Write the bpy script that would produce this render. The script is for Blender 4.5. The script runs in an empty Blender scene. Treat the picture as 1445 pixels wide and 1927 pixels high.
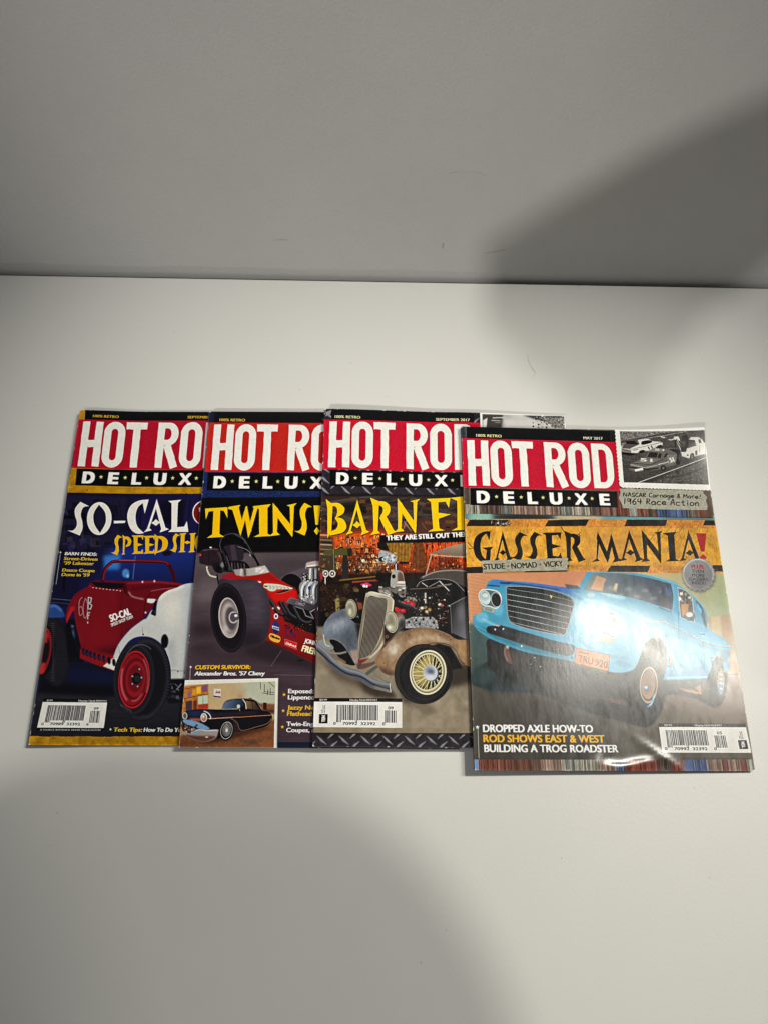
"""Four car magazines overlapping in a row on a white table against a grey wall."""
import bpy, bmesh, math, random
import numpy as np
from mathutils import Matrix, Vector
np.seterr(all='ignore')
SC = bpy.context.scene
COL = SC.collection

# ============================================================ CAMERA, WORLD, LAMPS, EXPOSURE
PITCH, ROLL, CAM_H, WALL_Y = 1.19923, 0.01746, 0.61077, 0.46645
cd = bpy.data.cameras.new('camera'); cam = bpy.data.objects.new('camera', cd); COL.objects.link(cam); SC.camera = cam
cd.sensor_fit = 'VERTICAL'; cd.sensor_height = 36; cd.sensor_width = 27; cd.lens = 36 * 1513.47 / 1927; cd.clip_start = .005; cd.clip_end = 30
_r, _u, _f = Vector((1, 0, 0)), Vector((0, math.sin(PITCH), math.cos(PITCH))), Vector((0, math.cos(PITCH), -math.sin(PITCH)))
_rc = _r * math.cos(ROLL) + _u * math.sin(ROLL); _uc = -_r * math.sin(ROLL) + _u * math.cos(ROLL)
cam.matrix_world = Matrix(((_rc.x, _uc.x, -_f.x, 0), (_rc.y, _uc.y, -_f.y, 0), (_rc.z, _uc.z, -_f.z, CAM_H), (0, 0, 0, 1)))

wd = bpy.data.worlds.new('World'); SC.world = wd; wd.use_nodes = True
bg = wd.node_tree.nodes['Background']; bg.inputs[0].default_value = (.93, .97, 1.0, 1); bg.inputs[1].default_value = .155

def lamp(name, loc, target, power, size, colour, cone=None, blend=.5):
    l = bpy.data.lights.new(name, 'SPOT' if cone else 'AREA'); l.energy = power; l.color = colour
    if cone: l.spot_size = math.radians(cone); l.spot_blend = blend; l.shadow_soft_size = size
    else: l.shape = 'DISK'; l.size = size * 2
    o = bpy.data.objects.new(name, l); COL.objects.link(o); o.location = loc
    o.rotation_euler = (Vector(target) - Vector(loc)).to_track_quat('-Z', 'Y').to_euler(); return o
lamp('ceiling_spot_one', (.69, .445, 1.5), (.05, .02, 0), 39, .016, (1.0, .965, .865), 42, 1)
lamp('ceiling_spot_two', (.90, .452, 1.5), (.0, .0, 0), 34, .04, (1.0, .965, .865), 40, 1)
lamp('ceiling_spot_three', (1.08, .44, 1.5), (-.06, -.04, 0), 42, .10, (1.0, .965, .865), 40, 1)
lamp('room_spot', (-.5, -1.0, 1.45), (.03, .45, .07), 66, .024, (1.0, .955, .91), 25, 1)
SC.view_settings.view_transform = 'Standard'; SC.view_settings.look = 'None'; SC.view_settings.exposure = 0; SC.view_settings.gamma = 1
SC.render.engine = 'CYCLES'
SC.cycles.max_bounces = 8

# ============================================================ MATERIALS
def mat(name, colour, rough=.5, spec=.5, metallic=0):
    m = bpy.data.materials.new(name); m.use_nodes = True; b = m.node_tree.nodes['Principled BSDF']
    b.inputs['Base Color'].default_value = (*colour, 1); b.inputs['Roughness'].default_value = rough
    b.inputs['Specular IOR Level'].default_value = spec; b.inputs['Metallic'].default_value = metallic
    return m, m.node_tree, b
def node(nt, kind, **k):
    n = nt.nodes.new(kind)
    for a, v in k.items(): setattr(n, a, v)
    return n
def noise(nt, co, scale, detail=3, rough=.55):
    n = node(nt, 'ShaderNodeTexNoise'); n.inputs['Scale'].default_value = scale; n.inputs['Detail'].default_value = detail; n.inputs['Roughness'].default_value = rough
    nt.links.new(co, n.inputs['Vector']); return n.outputs['Fac']
def bump(nt, b, h, dist, strength=1, prev=None):
    n = node(nt, 'ShaderNodeBump'); n.inputs['Distance'].default_value = dist; n.inputs['Strength'].default_value = strength
    nt.links.new(h, n.inputs['Height'])
    if prev: nt.links.new(prev, n.inputs['Normal'])
    nt.links.new(n.outputs['Normal'], b.inputs['Normal']); return n.outputs['Normal']
def ramp(nt, f, stops):
    n = node(nt, 'ShaderNodeValToRGB'); e = n.color_ramp.elements
    while len(e) < len(stops): e.new(.5)
    for q, (p, c) in zip(e, stops): q.position = p; q.color = (*c, 1)
    nt.links.new(f, n.inputs['Fac']); return n.outputs['Color']
def coords(nt): return node(nt, 'ShaderNodeTexCoord').outputs['Object']

def m_wall():
    m, nt, b = mat('grey_wall_paint', (.60, .60, .58), .75, .3); co = coords(nt)
    nt.links.new(ramp(nt, noise(nt, co, 9, 4), [(.3, (.50, .50, .485)), (.7, (.53, .53, .51))]), b.inputs['Base Color'])
    p = bump(nt, b, noise(nt, co, 420, 3, .6), .0010, .45); bump(nt, b, noise(nt, co, 40, 2), .003, .12, p); return m
def m_table():
    m, nt, b = mat('white_laminate', (.74, .73, .70), .42, .45); co = coords(nt)
    nt.links.new(ramp(nt, noise(nt, co, 5, 5), [(.3, (.735, .73, .695)), (.7, (.765, .76, .725))]), b.inputs['Base Color'])
    r = node(nt, 'ShaderNodeMapRange'); nt.links.new(noise(nt, co, 14, 4), r.inputs[0]); r.inputs[3].default_value = .36; r.inputs[4].default_value = .50; nt.links.new(r.outputs[0], b.inputs['Roughness'])
    bump(nt, b, noise(nt, co, 420, 2), .0003, .25); return m
def m_paper():
    m, nt, b = mat('page_paper', (.70, .69, .65), .6, .3); co = coords(nt)
    mp = node(nt, 'ShaderNodeMapping'); mp.inputs['Scale'].default_value = (30, 30, 5200); nt.links.new(co, mp.inputs[0])
    nt.links.new(ramp(nt, noise(nt, mp.outputs[0], 1, 2), [(.35, (.42, .41, .39)), (.6, (.74, .73, .70))]), b.inputs['Base Color']); return m
# where the four cover corners (top left, top right, bottom right, bottom left) were measured; the print is drawn in this frame
CORNERS = [
 [(152.6, 773.7), (604.0, 777.5), (584.0, 1403.5), (59.0, 1401.6)],
 [(395.0, 775.8), (848.0, 783.5), (867.0, 1409.5), (338.4, 1406.2)],
 [(613.8, 771.8), (1060.0, 781.0), (1114.0, 1410.0), (588.6, 1405.4)],
 [(868.0, 805.4), (1322.0, 804.5), (1420.5, 1452.0), (890.6, 1451.5)]]
# ============================================================ PRINT ENGINE
# The four covers are flat print: their artwork is drawn here, shape by shape, into colour sheets.
TW, TH = 1000, 1345            # size of one cover sheet (about 5 dots per mm)

def _blur(m, s):
    if s < .4: return m
    for _ in range(3):
        r = max(1, int(round(s * .95)))
        for ax in (0, 1):
            n = m.shape[ax]
            p = [(0, 0)] * m.ndim; p[ax] = (r + 1, r)
            c = np.cumsum(np.pad(m, p), axis=ax)
            m = (np.take(c, np.arange(2 * r + 1, 2 * r + 1 + n), axis=ax) - np.take(c, np.arange(n), axis=ax)) / (2 * r + 1)
    return m

def vnoise(h, w, sy, sx, seed, octs=1):
    """smooth value noise 0..1 with cells sy x sx dots"""
    out = np.zeros((h, w)); tot = 0
    rg = np.random.RandomState(seed)
    for o in range(octs):
        a, b = max(1.0, sy / 2 ** o), max(1.0, sx / 2 ** o)
        g = rg.rand(int(h / a) + 3, int(w / b) + 3)
        y = np.arange(h) / a; x = np.arange(w) / b
        y0 = y.astype(int); x0 = x.astype(int)
        fy = (y - y0)[:, None]; fx = (x - x0)[None]
        fy = fy * fy * (3 - 2 * fy); fx = fx * fx * (3 - 2 * fx)
        q = (g[y0][:, x0] * (1 - fx) + g[y0][:, x0 + 1] * fx) * (1 - fy) + (g[y0 + 1][:, x0] * (1 - fx) + g[y0 + 1][:, x0 + 1] * fx) * fy
        k = .5 ** o; out += q * k; tot += k
    return out / tot

def _homog(src, dst):
    A = []; B = []
    for (x, y), (u, v) in zip(src, dst):
        A.append([x, y, 1, 0, 0, 0, -u * x, -u * y]); B.append(u)
        A.append([0, 0, 0, x, y, 1, -v * x, -v * y]); B.append(v)
    return np.append(np.linalg.solve(np.array(A, float), np.array(B, float)), 1).reshape(3, 3)

def _ap(M, pts):
    p = np.asarray(pts, float); q = np.c_[p, np.ones(len(p))] @ M.T
    return q[:, :2] / q[:, 2:]

def smooth(pts, close=True, n=6):
    """Catmull-Rom through the points; a doubled point is a corner"""
    P = [tuple(p) for p in pts]; N = len(P); out = []
    for i in range(N if close else N - 1):
        g = (lambda k: P[k % N]) if close else (lambda k: P[min(max(k, 0), N - 1)])
        a, b, c, d = (np.array(g(i + k), float) for k in (-1, 0, 1, 2))
        if tuple(b) == tuple(c): continue
        if tuple(a) == tuple(b): a = b
        for k in range(n):
            t = k / n
            out.append(.5 * ((2 * b) + (c - a) * t + (2 * a - 5 * b + 4 * c - d) * t * t + (3 * b - a - 3 * c + d) * t ** 3))
    if not close: out.append(np.array(P[-1], float))
    return np.array(out)

def col(c):
    if isinstance(c, str):
        c = c.lstrip('#'); return np.array([int(c[i:i + 2], 16) for i in (0, 2, 4)]) / 255.
    return np.array(c, float) / 255.

_glyphs = {}
def glyph_mesh(s):
    """triangles of a line of text set in Blender's own built-in face, cap height 1"""
    if s in _glyphs: return _glyphs[s]
    cu = bpy.data.curves.new('lettering', 'FONT'); cu.body = s; cu.resolution_u = 4; cu.dimensions = '2D'; cu.fill_mode = 'BOTH'
    ob = bpy.data.objects.new('lettering', cu); bpy.context.scene.collection.objects.link(ob)
    dg = bpy.context.evaluated_depsgraph_get(); dg.update()
    me = ob.evaluated_get(dg).to_mesh(); me.calc_loop_triangles()
    v = np.array([p.co[:2] for p in me.vertices]); t = np.array([list(q.vertices) for q in me.loop_triangles])
    ob.evaluated_get(dg).to_mesh_clear()
    bpy.data.objects.remove(ob); bpy.data.curves.remove(cu)
    _glyphs[s] = (v / .729, t)
    return _glyphs[s]

class Cover:
    def __init__(self, corners, base):
        self.im = np.ones((TH, TW, 3)) * col(base)
        self.HM = _homog(corners, [(0, 0), (TW, 0), (TW, TH), (0, TH)])
        self.cm = None; self.P()
        self.rg = random.Random(7)
    # --- frames of reference for the drawing
    def P(self): self.M = self.HM.copy()
    def F(self, ox, oy, s): self.M = self.HM @ np.array([[s, 0, ox], [0, s, oy], [0, 0, 1.]])
    def Q(self, quad, w=100, h=100):
        """coordinates 0..w, 0..h inside a quadrilateral given in the present frame"""
        self.M = self.M @ _homog([(0, 0), (w, 0), (w, h), (0, h)], quad)
    def T(self): self.M = np.eye(3)
    def scale(self, p):
        q = _ap(self.M, [p, (p[0] + 1, p[1]), (p[0], p[1] + 1)])
        return math.sqrt(abs(np.cross(q[1] - q[0], q[2] - q[0])))
    # --- coverage of oriented triangles / polygons by signed area
    def cover(self, polys, pad=0):
        E = []
        for p in polys:
            p = np.asarray(p, float)
            E.append(np.c_[p, np.roll(p, -1, 0)])
        E = np.concatenate(E)
        x0 = int(max(0, math.floor(min(E[:, 0].min(), E[:, 2].min())) - pad)); x1 = int(min(TW, math.ceil(max(E[:, 0].max(), E[:, 2].max())) + pad + 1))
        y0 = int(max(0, math.floor(min(E[:, 1].min(), E[:, 3].min())) - pad)); y1 = int(min(TH, math.ceil(max(E[:, 1].max(), E[:, 3].max())) + pad + 1))
        if x1 <= x0 or y1 <= y0: return None
        S = 4; w = x1 - x0; h = y1 - y0
        sgn = np.where(E[:, 3] > E[:, 1], 1., -1.)
        lo = np.minimum(E[:, 1], E[:, 3]); hi = np.maximum(E[:, 1], E[:, 3])
        k0 = np.clip(np.ceil((lo - y0) * S - .5), 0, h * S).astype(int); k1 = np.clip(np.ceil((hi - y0) * S - .5), 0, h * S).astype(int)
        cnt = np.maximum(0, k1 - k0); idx = np.repeat(np.arange(len(E)), cnt)
        if len(idx) == 0: return None
        k = np.arange(len(idx)) - np.repeat(np.cumsum(cnt) - cnt, cnt) + k0[idx]
        yy = (k + .5) / S + y0; e = E[idx]
        x = e[:, 0] + (yy - e[:, 1]) / (e[:, 3] - e[:, 1]) * (e[:, 2] - e[:, 0]) - x0
        x = np.clip(x, 0, w - 1e-3); xi = x.astype(int); fr = x - xi
        acc = np.zeros(h * S * (w + 2)); s = sgn[idx]
        acc += np.bincount(k * (w + 2) + xi, s * (1 - fr), len(acc)); acc += np.bincount(k * (w + 2) + xi + 1, s * fr, len(acc))
        cv = np.cumsum(acc.reshape(h * S, w + 2), 1)[:, :w]
        cv = np.clip(np.abs(cv), 0, 1).reshape(h, S, w).mean(1)
        return x0, y0, cv
    def orient(self, q, sign=1):
        a = np.sum(q[:, 0] * np.roll(q[:, 1], -1) - np.roll(q[:, 0], -1) * q[:, 1])
        return q if a * sign >= 0 else q[::-1]
    def blend(self, cov, c, a=1, b=0, g=None, r=None, n=0, ns=6, seed=1):
        if cov is None: return
        x0, y0, m = cov; h, w = m.shape
        if b: m = _blur(m, b)
        if self.cm is not None: m = m * self.cm[y0:y0 + h, x0:x0 + w]
        m = (m * a)[..., None]
        c = np.ones((1, 1, 3)) * col(c)
        if g is not None or r is not None:
            yy, xx = np.mgrid[y0:y0 + h, x0:x0 + w] + .5
            if g is not None:
                p = _ap(self.M, [g[:2], g[2:4]]); d = p[1] - p[0]
                t = ((xx - p[0, 0]) * d[0] + (yy - p[0, 1]) * d[1]) / (d @ d); c2 = g[4]
            else:
                p = _ap(self.M, [r[:2]])[0]; R = r[2] * self.scale(r[:2]); t = np.hypot(xx - p[0], yy - p[1]) / R; c2 = r[3]
            t = np.clip(t, 0, 1)[..., None]; c = c * (1 - t) + col(c2) * t
        if n: c = c * (1 + n * (vnoise(h, w, ns, ns, seed, 2)[..., None] - .5) * 2)
        s = self.im[y0:y0 + h, x0:x0 + w]; s[:] = s * (1 - m) + c * m
    def pad(self, b): return int(b * 3 + 2) if b else 1
    def poly(self, pts, c, sm=0, holes=(), **k):
        q = [self.orient(_ap(self.M, smooth(pts) if sm else pts))]
        for hh in holes: q.append(self.orient(_ap(self.M, smooth(hh) if sm else hh), -1))
        self.blend(self.cover(q, self.pad(k.get('b', 0))), c, **k)
    def polys(self, many, c, **k):
        self.blend(self.cover([self.orient(_ap(self.M, p)) for p in many], self.pad(k.get('b', 0))), c, **k)
    def ell(self, x, y, rx, ry, c, rot=0, hole=0, arc=None, **k):
        t = np.linspace(0, 2 * np.pi, 49)[:-1]; ca, sa = math.cos(math.radians(rot)), math.sin(math.radians(rot))
        f = lambda s: np.c_[x + s * (rx * np.cos(t) * ca - ry * np.sin(t) * sa), y + s * (rx * np.cos(t) * sa + ry * np.sin(t) * ca)]
        self.poly(f(1), c, holes=[f(hole)] if hole else (), **k)
    def line(self, pts, w, c, sm=0, close=0, taper=0, **k):
        p = _ap(self.M, smooth(pts, bool(close)) if sm else pts); s = self.scale(pts[0]) * w / 2
        if close: p = np.r_[p, p[:1]]
        q = []; n = len(p)
        for i in range(n - 1):
            d = p[i + 1] - p[i]; L = np.hypot(*d)
            if L < 1e-6: continue
            nn = np.array([-d[1], d[0]]) / L
            s0 = s * (1 - taper * i / n); s1 = s * (1 - taper * (i + 1) / n)
            q.append(self.orient(np.array([p[i] + nn * s0, p[i + 1] + nn * s1, p[i + 1] - nn * s1, p[i] - nn * s0])))
            if i and s > 1.2:
                t = np.linspace(0, 2 * np.pi, 9)[:-1]; q.append(self.orient(np.c_[p[i, 0] + s0 * np.cos(t), p[i, 1] + s0 * np.sin(t)]))
        self.blend(self.cover(q, self.pad(k.get('b', 0))), c, **k)
    def text(self, s, x0, y0, x1, y1, h, c, bold=.07, slant=0, **k):
        v, t = glyph_mesh(s)
        p = _ap(self.M, [(x0, y0), (x1, y1)]); d = p[1] - p[0]; L = np.hypot(*d); d = d / L; up = np.array([d[1], -d[0]])
        H = h * self.scale((x0, y0)); bd = bold
        w0, w1 = v[:, 0].min(), v[:, 0].max(); X = (v[:, 0] - w0) / max(1e-6, w1 - w0) * (L - 2 * bd * H * .6) + bd * H * .6
        q = []
        Y = v[:, 1] * H
        for ox, oy in ((0, 0),) if not bold else ((-.6, -.3), (.6, -.3), (-.6, .3), (.6, .3), (0, 0)):
            XX = X + ox * bd * H + slant * Y; YY = Y * (1 - bd * .3) + oy * bd * H + bd * H * .2
            pt = p[0] + XX[:, None] * d + YY[:, None] * up
            tr = pt[t]; a = np.cross(tr[:, 1] - tr[:, 0], tr[:, 2] - tr[:, 0]); tr[a < 0] = tr[a < 0][:, ::-1]
            q += list(tr)
        self.blend(self.cover(q, self.pad(k.get('b', 0))), c, **k)
    def clip(self, pts, sm=0, b=0, keep=False):
        m = np.zeros((TH, TW)); cv = self.cover([self.orient(_ap(self.M, smooth(pts) if sm else pts))], self.pad(b))
        if cv is not None:
            x0, y0, q = cv; q = _blur(q, b) if b else q
            m[y0:y0 + q.shape[0], x0:x0 + q.shape[1]] = q
        self.cm = m * self.cm if keep and self.cm is not None else m
    def unclip(self): self.cm = None
    def grain(self, amp, sy=3, sx=3, seed=3, octs=2, tint=None):
        """darkens and lightens the clipped region with noise"""
        n = (vnoise(TH, TW, sy, sx, seed, octs) - .5) * 2 * amp
        n = n * (self.cm if self.cm is not None else 1)
        if tint is None: self.im *= (1 + n)[..., None]
        else:
            k = np.clip(n, 0, 1)[..., None]; self.im[:] = self.im * (1 - k) + col(tint) * k
    def star(self, x, y, r, c, rot=0, **k):
        a = np.radians(-90 + rot + np.arange(10) * 36); R = np.where(np.arange(10) % 2, r * .42, r)
        self.poly(np.c_[x + R * np.cos(a), y + R * np.sin(a)], c, **k)
    def stripes(self, pts, pal, seed, wmin=2, wmax=9, grainy=.18):
        """weathered boards seen end on: thin upright stripes of mixed colour"""
        self.clip(pts); rg = random.Random(seed)
        ys, xs = np.where(self.cm > 0)
        x = int(xs.min()); xe = int(xs.max()) + 1; y0, y1 = int(ys.min()), int(ys.max()) + 1
        base = pal[0]; left = 0
        while x < xe:
            w = rg.uniform(wmin, wmax)
            if left <= 0: base = rg.choice(pal); left = rg.uniform(25, 90)
            left -= w
            cc = col(base) * rg.uniform(.65, 1.3); x2 = int(min(xe, x + max(1, w)))
            m = self.cm[y0:y1, x:x2, None]; s = self.im[y0:y1, x:x2]; s[:] = s * (1 - m) + np.clip(cc, 0, 1) * m
            x = max(x2, x + 1)
        n = 1 + grainy * (vnoise(TH, TW, 14, 1.6, seed, 2) - .5) * 2
        self.im = np.where(self.cm[..., None] > 0, self.im * n[..., None], self.im); self.unclip()
    def clutter(self, n, box, size, pal, seed, asp=(1, 1), a=(.6, 1)):
        """small tools, tins and boxes crowded into the clipped part of a picture"""
        rg = random.Random(seed)
        for _ in range(n):
            x, y = rg.uniform(box[0], box[2]), rg.uniform(box[1], box[3]); w = rg.uniform(*size) * asp[0]; h = rg.uniform(*size) * asp[1]
            r = math.radians(rg.uniform(-12, 12)); kind = rg.random(); c = rg.choice(pal); al = rg.uniform(*a)
            c = tuple(np.clip(col(c) * rg.uniform(.6, 1.25), 0, 1) * 255)
            if kind < .6:
                q = [(-w, -h), (w, -h), (w, h), (-w, h)]
                self.poly([(x + p * math.cos(r) - s * math.sin(r), y + p * math.sin(r) + s * math.cos(r)) for p, s in q], c, a=al)
            elif kind < .8: self.ell(x, y, w, h, c, a=al)
            else: self.line([(x - w, y - h), (x + rg.uniform(-w, w), y + h * 1.6)], min(w, h) * .45, c, a=al)

# ---- the spiky display capitals of the cover lines, each in a box 100 x 100 (y down)
def _arc(cx, cy, rx, ry, a0, a1, n=14):
    t = np.radians(np.linspace(a0, a1, n)); return [(cx + rx * math.cos(q), cy + ry * math.sin(q)) for q in t]
DISPLAY = {
 'A': [[(46, 0), (86, 86), (101, 91), (63, 101), (69, 90), (41, 20)], [(47, 0), (11, 89), (-2, 100), (31, 94), (20, 88), (49, 18)], [(27, 72), (37, 68), (46, 61), (56, 67), (66, 71), (56, 75), (47, 81), (37, 76)]],
 'S': [smooth([(57, 0), (57, 0), (101, 13), (101, 13), (76, 15), (64, 27), (62, 42), (70, 60), (72, 80), (60, 101), (60, 101), (-1, 86), (-1, 86), (26, 86), (42, 74), (43, 58), (33, 40), (33, 20)])],
 'O': ['O'], 'C': [smooth([(101, -2), (101, -2), (84, 41), (84, 41), (73, 9), (73, 9), (50, 22), (40, 48), (50, 78), (84, 99), (84, 99), (46, 100), (14, 82), (0, 48), (14, 18), (52, 2)])],
 'G': [smooth([(88, 0), (88, 0), (82, 30), (82, 30), (66, 8), (66, 8), (44, 22), (36, 48), (44, 78), (72, 96), (72, 96), (84, 101), (84, 101), (40, 99), (10, 80), (0, 50), (12, 20), (48, 3)]), [(44, 54), (101, 50), (88, 60), (84, 101), (62, 92), (68, 62)]],
 'E': [[(-2, 2), (96, 0), (91, 27), (78, 10), (48, 12), (49, 43), (94, 51), (50, 60), (52, 86), (80, 88), (91, 74), (101, 99), (6, 101), (24, 92), (16, 12)]],
 'F': [[(-2, 3), (96, 0), (90, 30), (76, 11), (46, 13), (47, 44), (98, 49), (48, 62), (52, 91), (74, 97), (4, 101), (26, 92), (16, 13)]],
 'R': [[(0, -4), (34, 6), (30, 88), (40, 96), (2, 101), (14, 90), (10, 20)], smooth([(14, 8), (14, 8), (50, 6), (72, 16), (76, 32), (66, 46), (40, 56), (40, 56), (40, 47), (48, 36), (46, 22), (26, 15), (26, 15)]), [(36, 52), (58, 44), (90, 86), (101, 92), (68, 101)]],
 'P': [[(0, -4), (32, 6), (29, 90), (38, 97), (2, 101), (14, 90), (10, 20)], smooth([(14, 6), (14, 6), (60, 5), (92, 20), (96, 36), (80, 52), (42, 60), (42, 60), (42, 52), (58, 42), (58, 24), (26, 14), (26, 14)])],
 'B': [[(0, -8), (34, 8), (28, 88), (10, 110), (8, 20)], smooth([(16, 5), (16, 5), (60, 4), (90, 18), (84, 36), (48, 48), (48, 48), (56, 30), (50, 16), (26, 12), (26, 12)]), smooth([(46, 46), (46, 46), (84, 52), (102, 74), (82, 92), (22, 101), (22, 101), (22, 90), (50, 82), (60, 66), (46, 50)])],
 'D': [[(2, -10), (32, 8), (28, 92), (12, 112), (12, 90), (10, 10)], smooth([(14, 4), (14, 4), (60, 4), (94, 24), (100, 54), (80, 84), (16, 101), (16, 101), (16, 92), (50, 82), (62, 56), (56, 26), (26, 12), (26, 12)])],
 'H': [[(0, 2), (44, -2), (34, 8), (33, 92), (44, 99), (0, 101), (12, 92), (11, 10)], [(60, 2), (101, -2), (92, 8), (91, 92), (101, 99), (58, 101), (70, 92), (69, 10)], [(30, 48), (50, 40), (74, 48), (50, 57)]],
 'I': [[(0, 3), (94, -3), (77, 9), (79, 91), (101, 98), (8, 101), (37, 92), (34, 12)]],
 'L': [[(0, 2), (62, -2), (46, 8), (46, 86), (80, 84), (92, 66), (101, 101), (4, 101), (20, 92), (16, 10)]],
 'M': [[(20, 0), (58, 84), (50, 101), (15, 22)], [(19, 0), (14, 88), (-2, 100), (26, 96), (18, 88), (26, 18)], [(64, 8), (70, 30), (52, 101), (44, 84)], [(64, 4), (88, 86), (101, 92), (66, 101), (74, 88), (60, 26)]],
 'N': [[(10, -2), (88, 76), (84, 104), (12, 26)], [(9, -2), (12, 90), (-2, 101), (38, 97), (26, 88), (30, 16)], [(62, 6), (101, -1), (90, 8), (86, 104), (78, 90), (74, 10)]],
 'T': [[(0, 4), (100, 0), (101, 36), (84, 12), (68, 10), (66, 88), (88, 98), (10, 101), (34, 90), (38, 12), (16, 14), (4, 40)]],
 'W': [[(12, 4), (37, 2), (55, 62), (46, 95)], [(46, 95), (40, 80), (58, 18), (66, 0), (70, 20), (52, 76)], [(62, 4), (68, 2), (85, 78), (74, 102), (58, 28)], [(74, 102), (70, 84), (92, 10), (107, 4), (84, 78)], [(-2, 9), (4, 3), (44, -2), (36, 9), (14, 13)], [(88, 5), (122, -1), (118, 4), (96, 12)]],
 '!': [[(10, 0), (90, 0), (66, 66), (36, 66)], [(50, 74), (82, 87), (50, 101), (20, 87)]],
 '-': [[(0, 42), (100, 40), (94, 56), (4, 60)]],
}
def display(c, ch, x0, y0, x1, y1, colr, lean=0, **k):
    M = c.M.copy(); d = lean
    c.Q([(x0 + d, y0), (x1 + d, y0), (x1 - d, y1), (x0 - d, y1)])
    if ch == 'O':
        t = np.linspace(0, 2 * np.pi, 49)[:-1]
        out = np.c_[50 + 50 * np.cos(t), 50 + 51 * np.sin(t)]
        inn = smooth([(47, 7), (47, 7), (27, 34), (30, 66), (55, 95), (55, 95), (76, 62), (72, 30)])
        c.poly(out, colr, holes=[inn], **k)
    else: c.polys([np.array(p) for p in DISPLAY[ch]], colr, **k)
    c.M = M

def masthead(c, quad_red, quad_black, red='#c41230', box=True, wobble=3):
    """the tall white title in its red band and the spaced word in its black band"""
    M = c.M.copy(); c.poly(quad_red, red); c.clip(quad_red); c.grain(.10, 3, 3, 11); c.unclip()
    c.Q(quad_red, 1215, 390)
    rg = random.Random(5); w = '#efece6'
    S = 57
    def bar(x0, y0, x1, y1):
        n = 9; L = [(x0 + (x1 - x0) * i / n, y0 + (y1 - y0) * i / n) for i in range(n + 1)]
        dx, dy = x1 - x0, y1 - y0; l = math.hypot(dx, dy); nx, ny = -dy / l * S / 2, dx / l * S / 2
        a = [(p[0] + nx + rg.uniform(-1.6, 1.6), p[1] + ny + rg.uniform(-1.6, 1.6)) for p in L]
        b = [(p[0] - nx + rg.uniform(-1.6, 1.6), p[1] - ny + rg.uniform(-1.6, 1.6)) for p in L]
        return a + b[::-1]
    def ring(x0, y0, x1, y1, r):
        out = []
        for (rx, s) in ((r, 0), (r - S, S)):
            rx = max(rx, 24); X0, Y0, X1, Y1 = x0 + s, y0 + s, x1 - s, y1 - s
            q = _arc(X1 - rx, Y0 + rx * 1.1, rx, rx * 1.1, -90, 0) + _arc(X1 - rx, Y1 - rx * 1.1, rx, rx * 1.1, 0, 90) + _arc(X0 + rx, Y1 - rx * 1.1, rx, rx * 1.1, 90, 180) + _arc(X0 + rx, Y0 + rx * 1.1, rx, rx * 1.1, 180, 270)
            out.append([(a + rg.uniform(-1, 1), b + rg.uniform(-1, 1)) for a, b in q])
        return out
    y0, y1 = 15, 374
    k = dict(b=.3)
    c.polys([bar(71, y0, 71, y1), bar(177, y0, 177, y1), bar(71, 192, 177, 192)], w, **k)         # H
    o = ring(219, y0 - 3, 384, y1 + 4, 82); c.poly(o[0], w, holes=[o[1]], **k)                       # O
    c.polys([bar(388, y0 + 27, 554, y0 + 27), bar(474, y0, 474, y1)], w, **k)                       # T
    c.polys([bar(668, y0, 668, y1), bar(722, 196, 790, y1)], w, **k)                                # R
    c.poly([(641, y0)] + _arc(730, y0 + 92, 76, 92, -90, 90) + [(641, y0 + 184)], w, holes=[[(695, y0 + 46)] + _arc(720, y0 + 92, 30, 46, -90, 90) + [(695, y0 + 138)]], **k)
    o = ring(824, y0 - 3, 993, y1 + 4, 84); c.poly(o[0], w, holes=[o[1]], **k)                      # O
    D = [(1014, y0)] + _arc(1096, y0 + 110, 84, 110, -90, 0) + _arc(1096, y1 - 110, 84, 110, 0, 90) + [(1014, y1)]
    I = [(1068, y0 + 48)] + _arc(1096, y0 + 90, 30, 42, -90, 0) + _arc(1096, y1 - 90, 30, 42, 0, 90) + [(1068, y1 - 48)]
    c.poly(D, w, holes=[I], **k)                                                                    # D
    c.M = M
    c.poly(quad_black, '#0b0b0c'); c.Q(quad_black, 1145, 132)
    for ch, a, b in (('D', 48, 146), ('E', 249, 332), ('L', 434, 512), ('U', 606, 706), ('X', 802, 904), ('E', 1002, 1086)):
        c.text(ch, a, 114, b, 114, 100, '#f2efe8', bold=.10 if ch == 'X' else .15)
    for i, x in enumerate((196, 384, 552, 756, 940)): c.star(x, 62, 17, '#cfc98f')
    c.M = M

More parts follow.
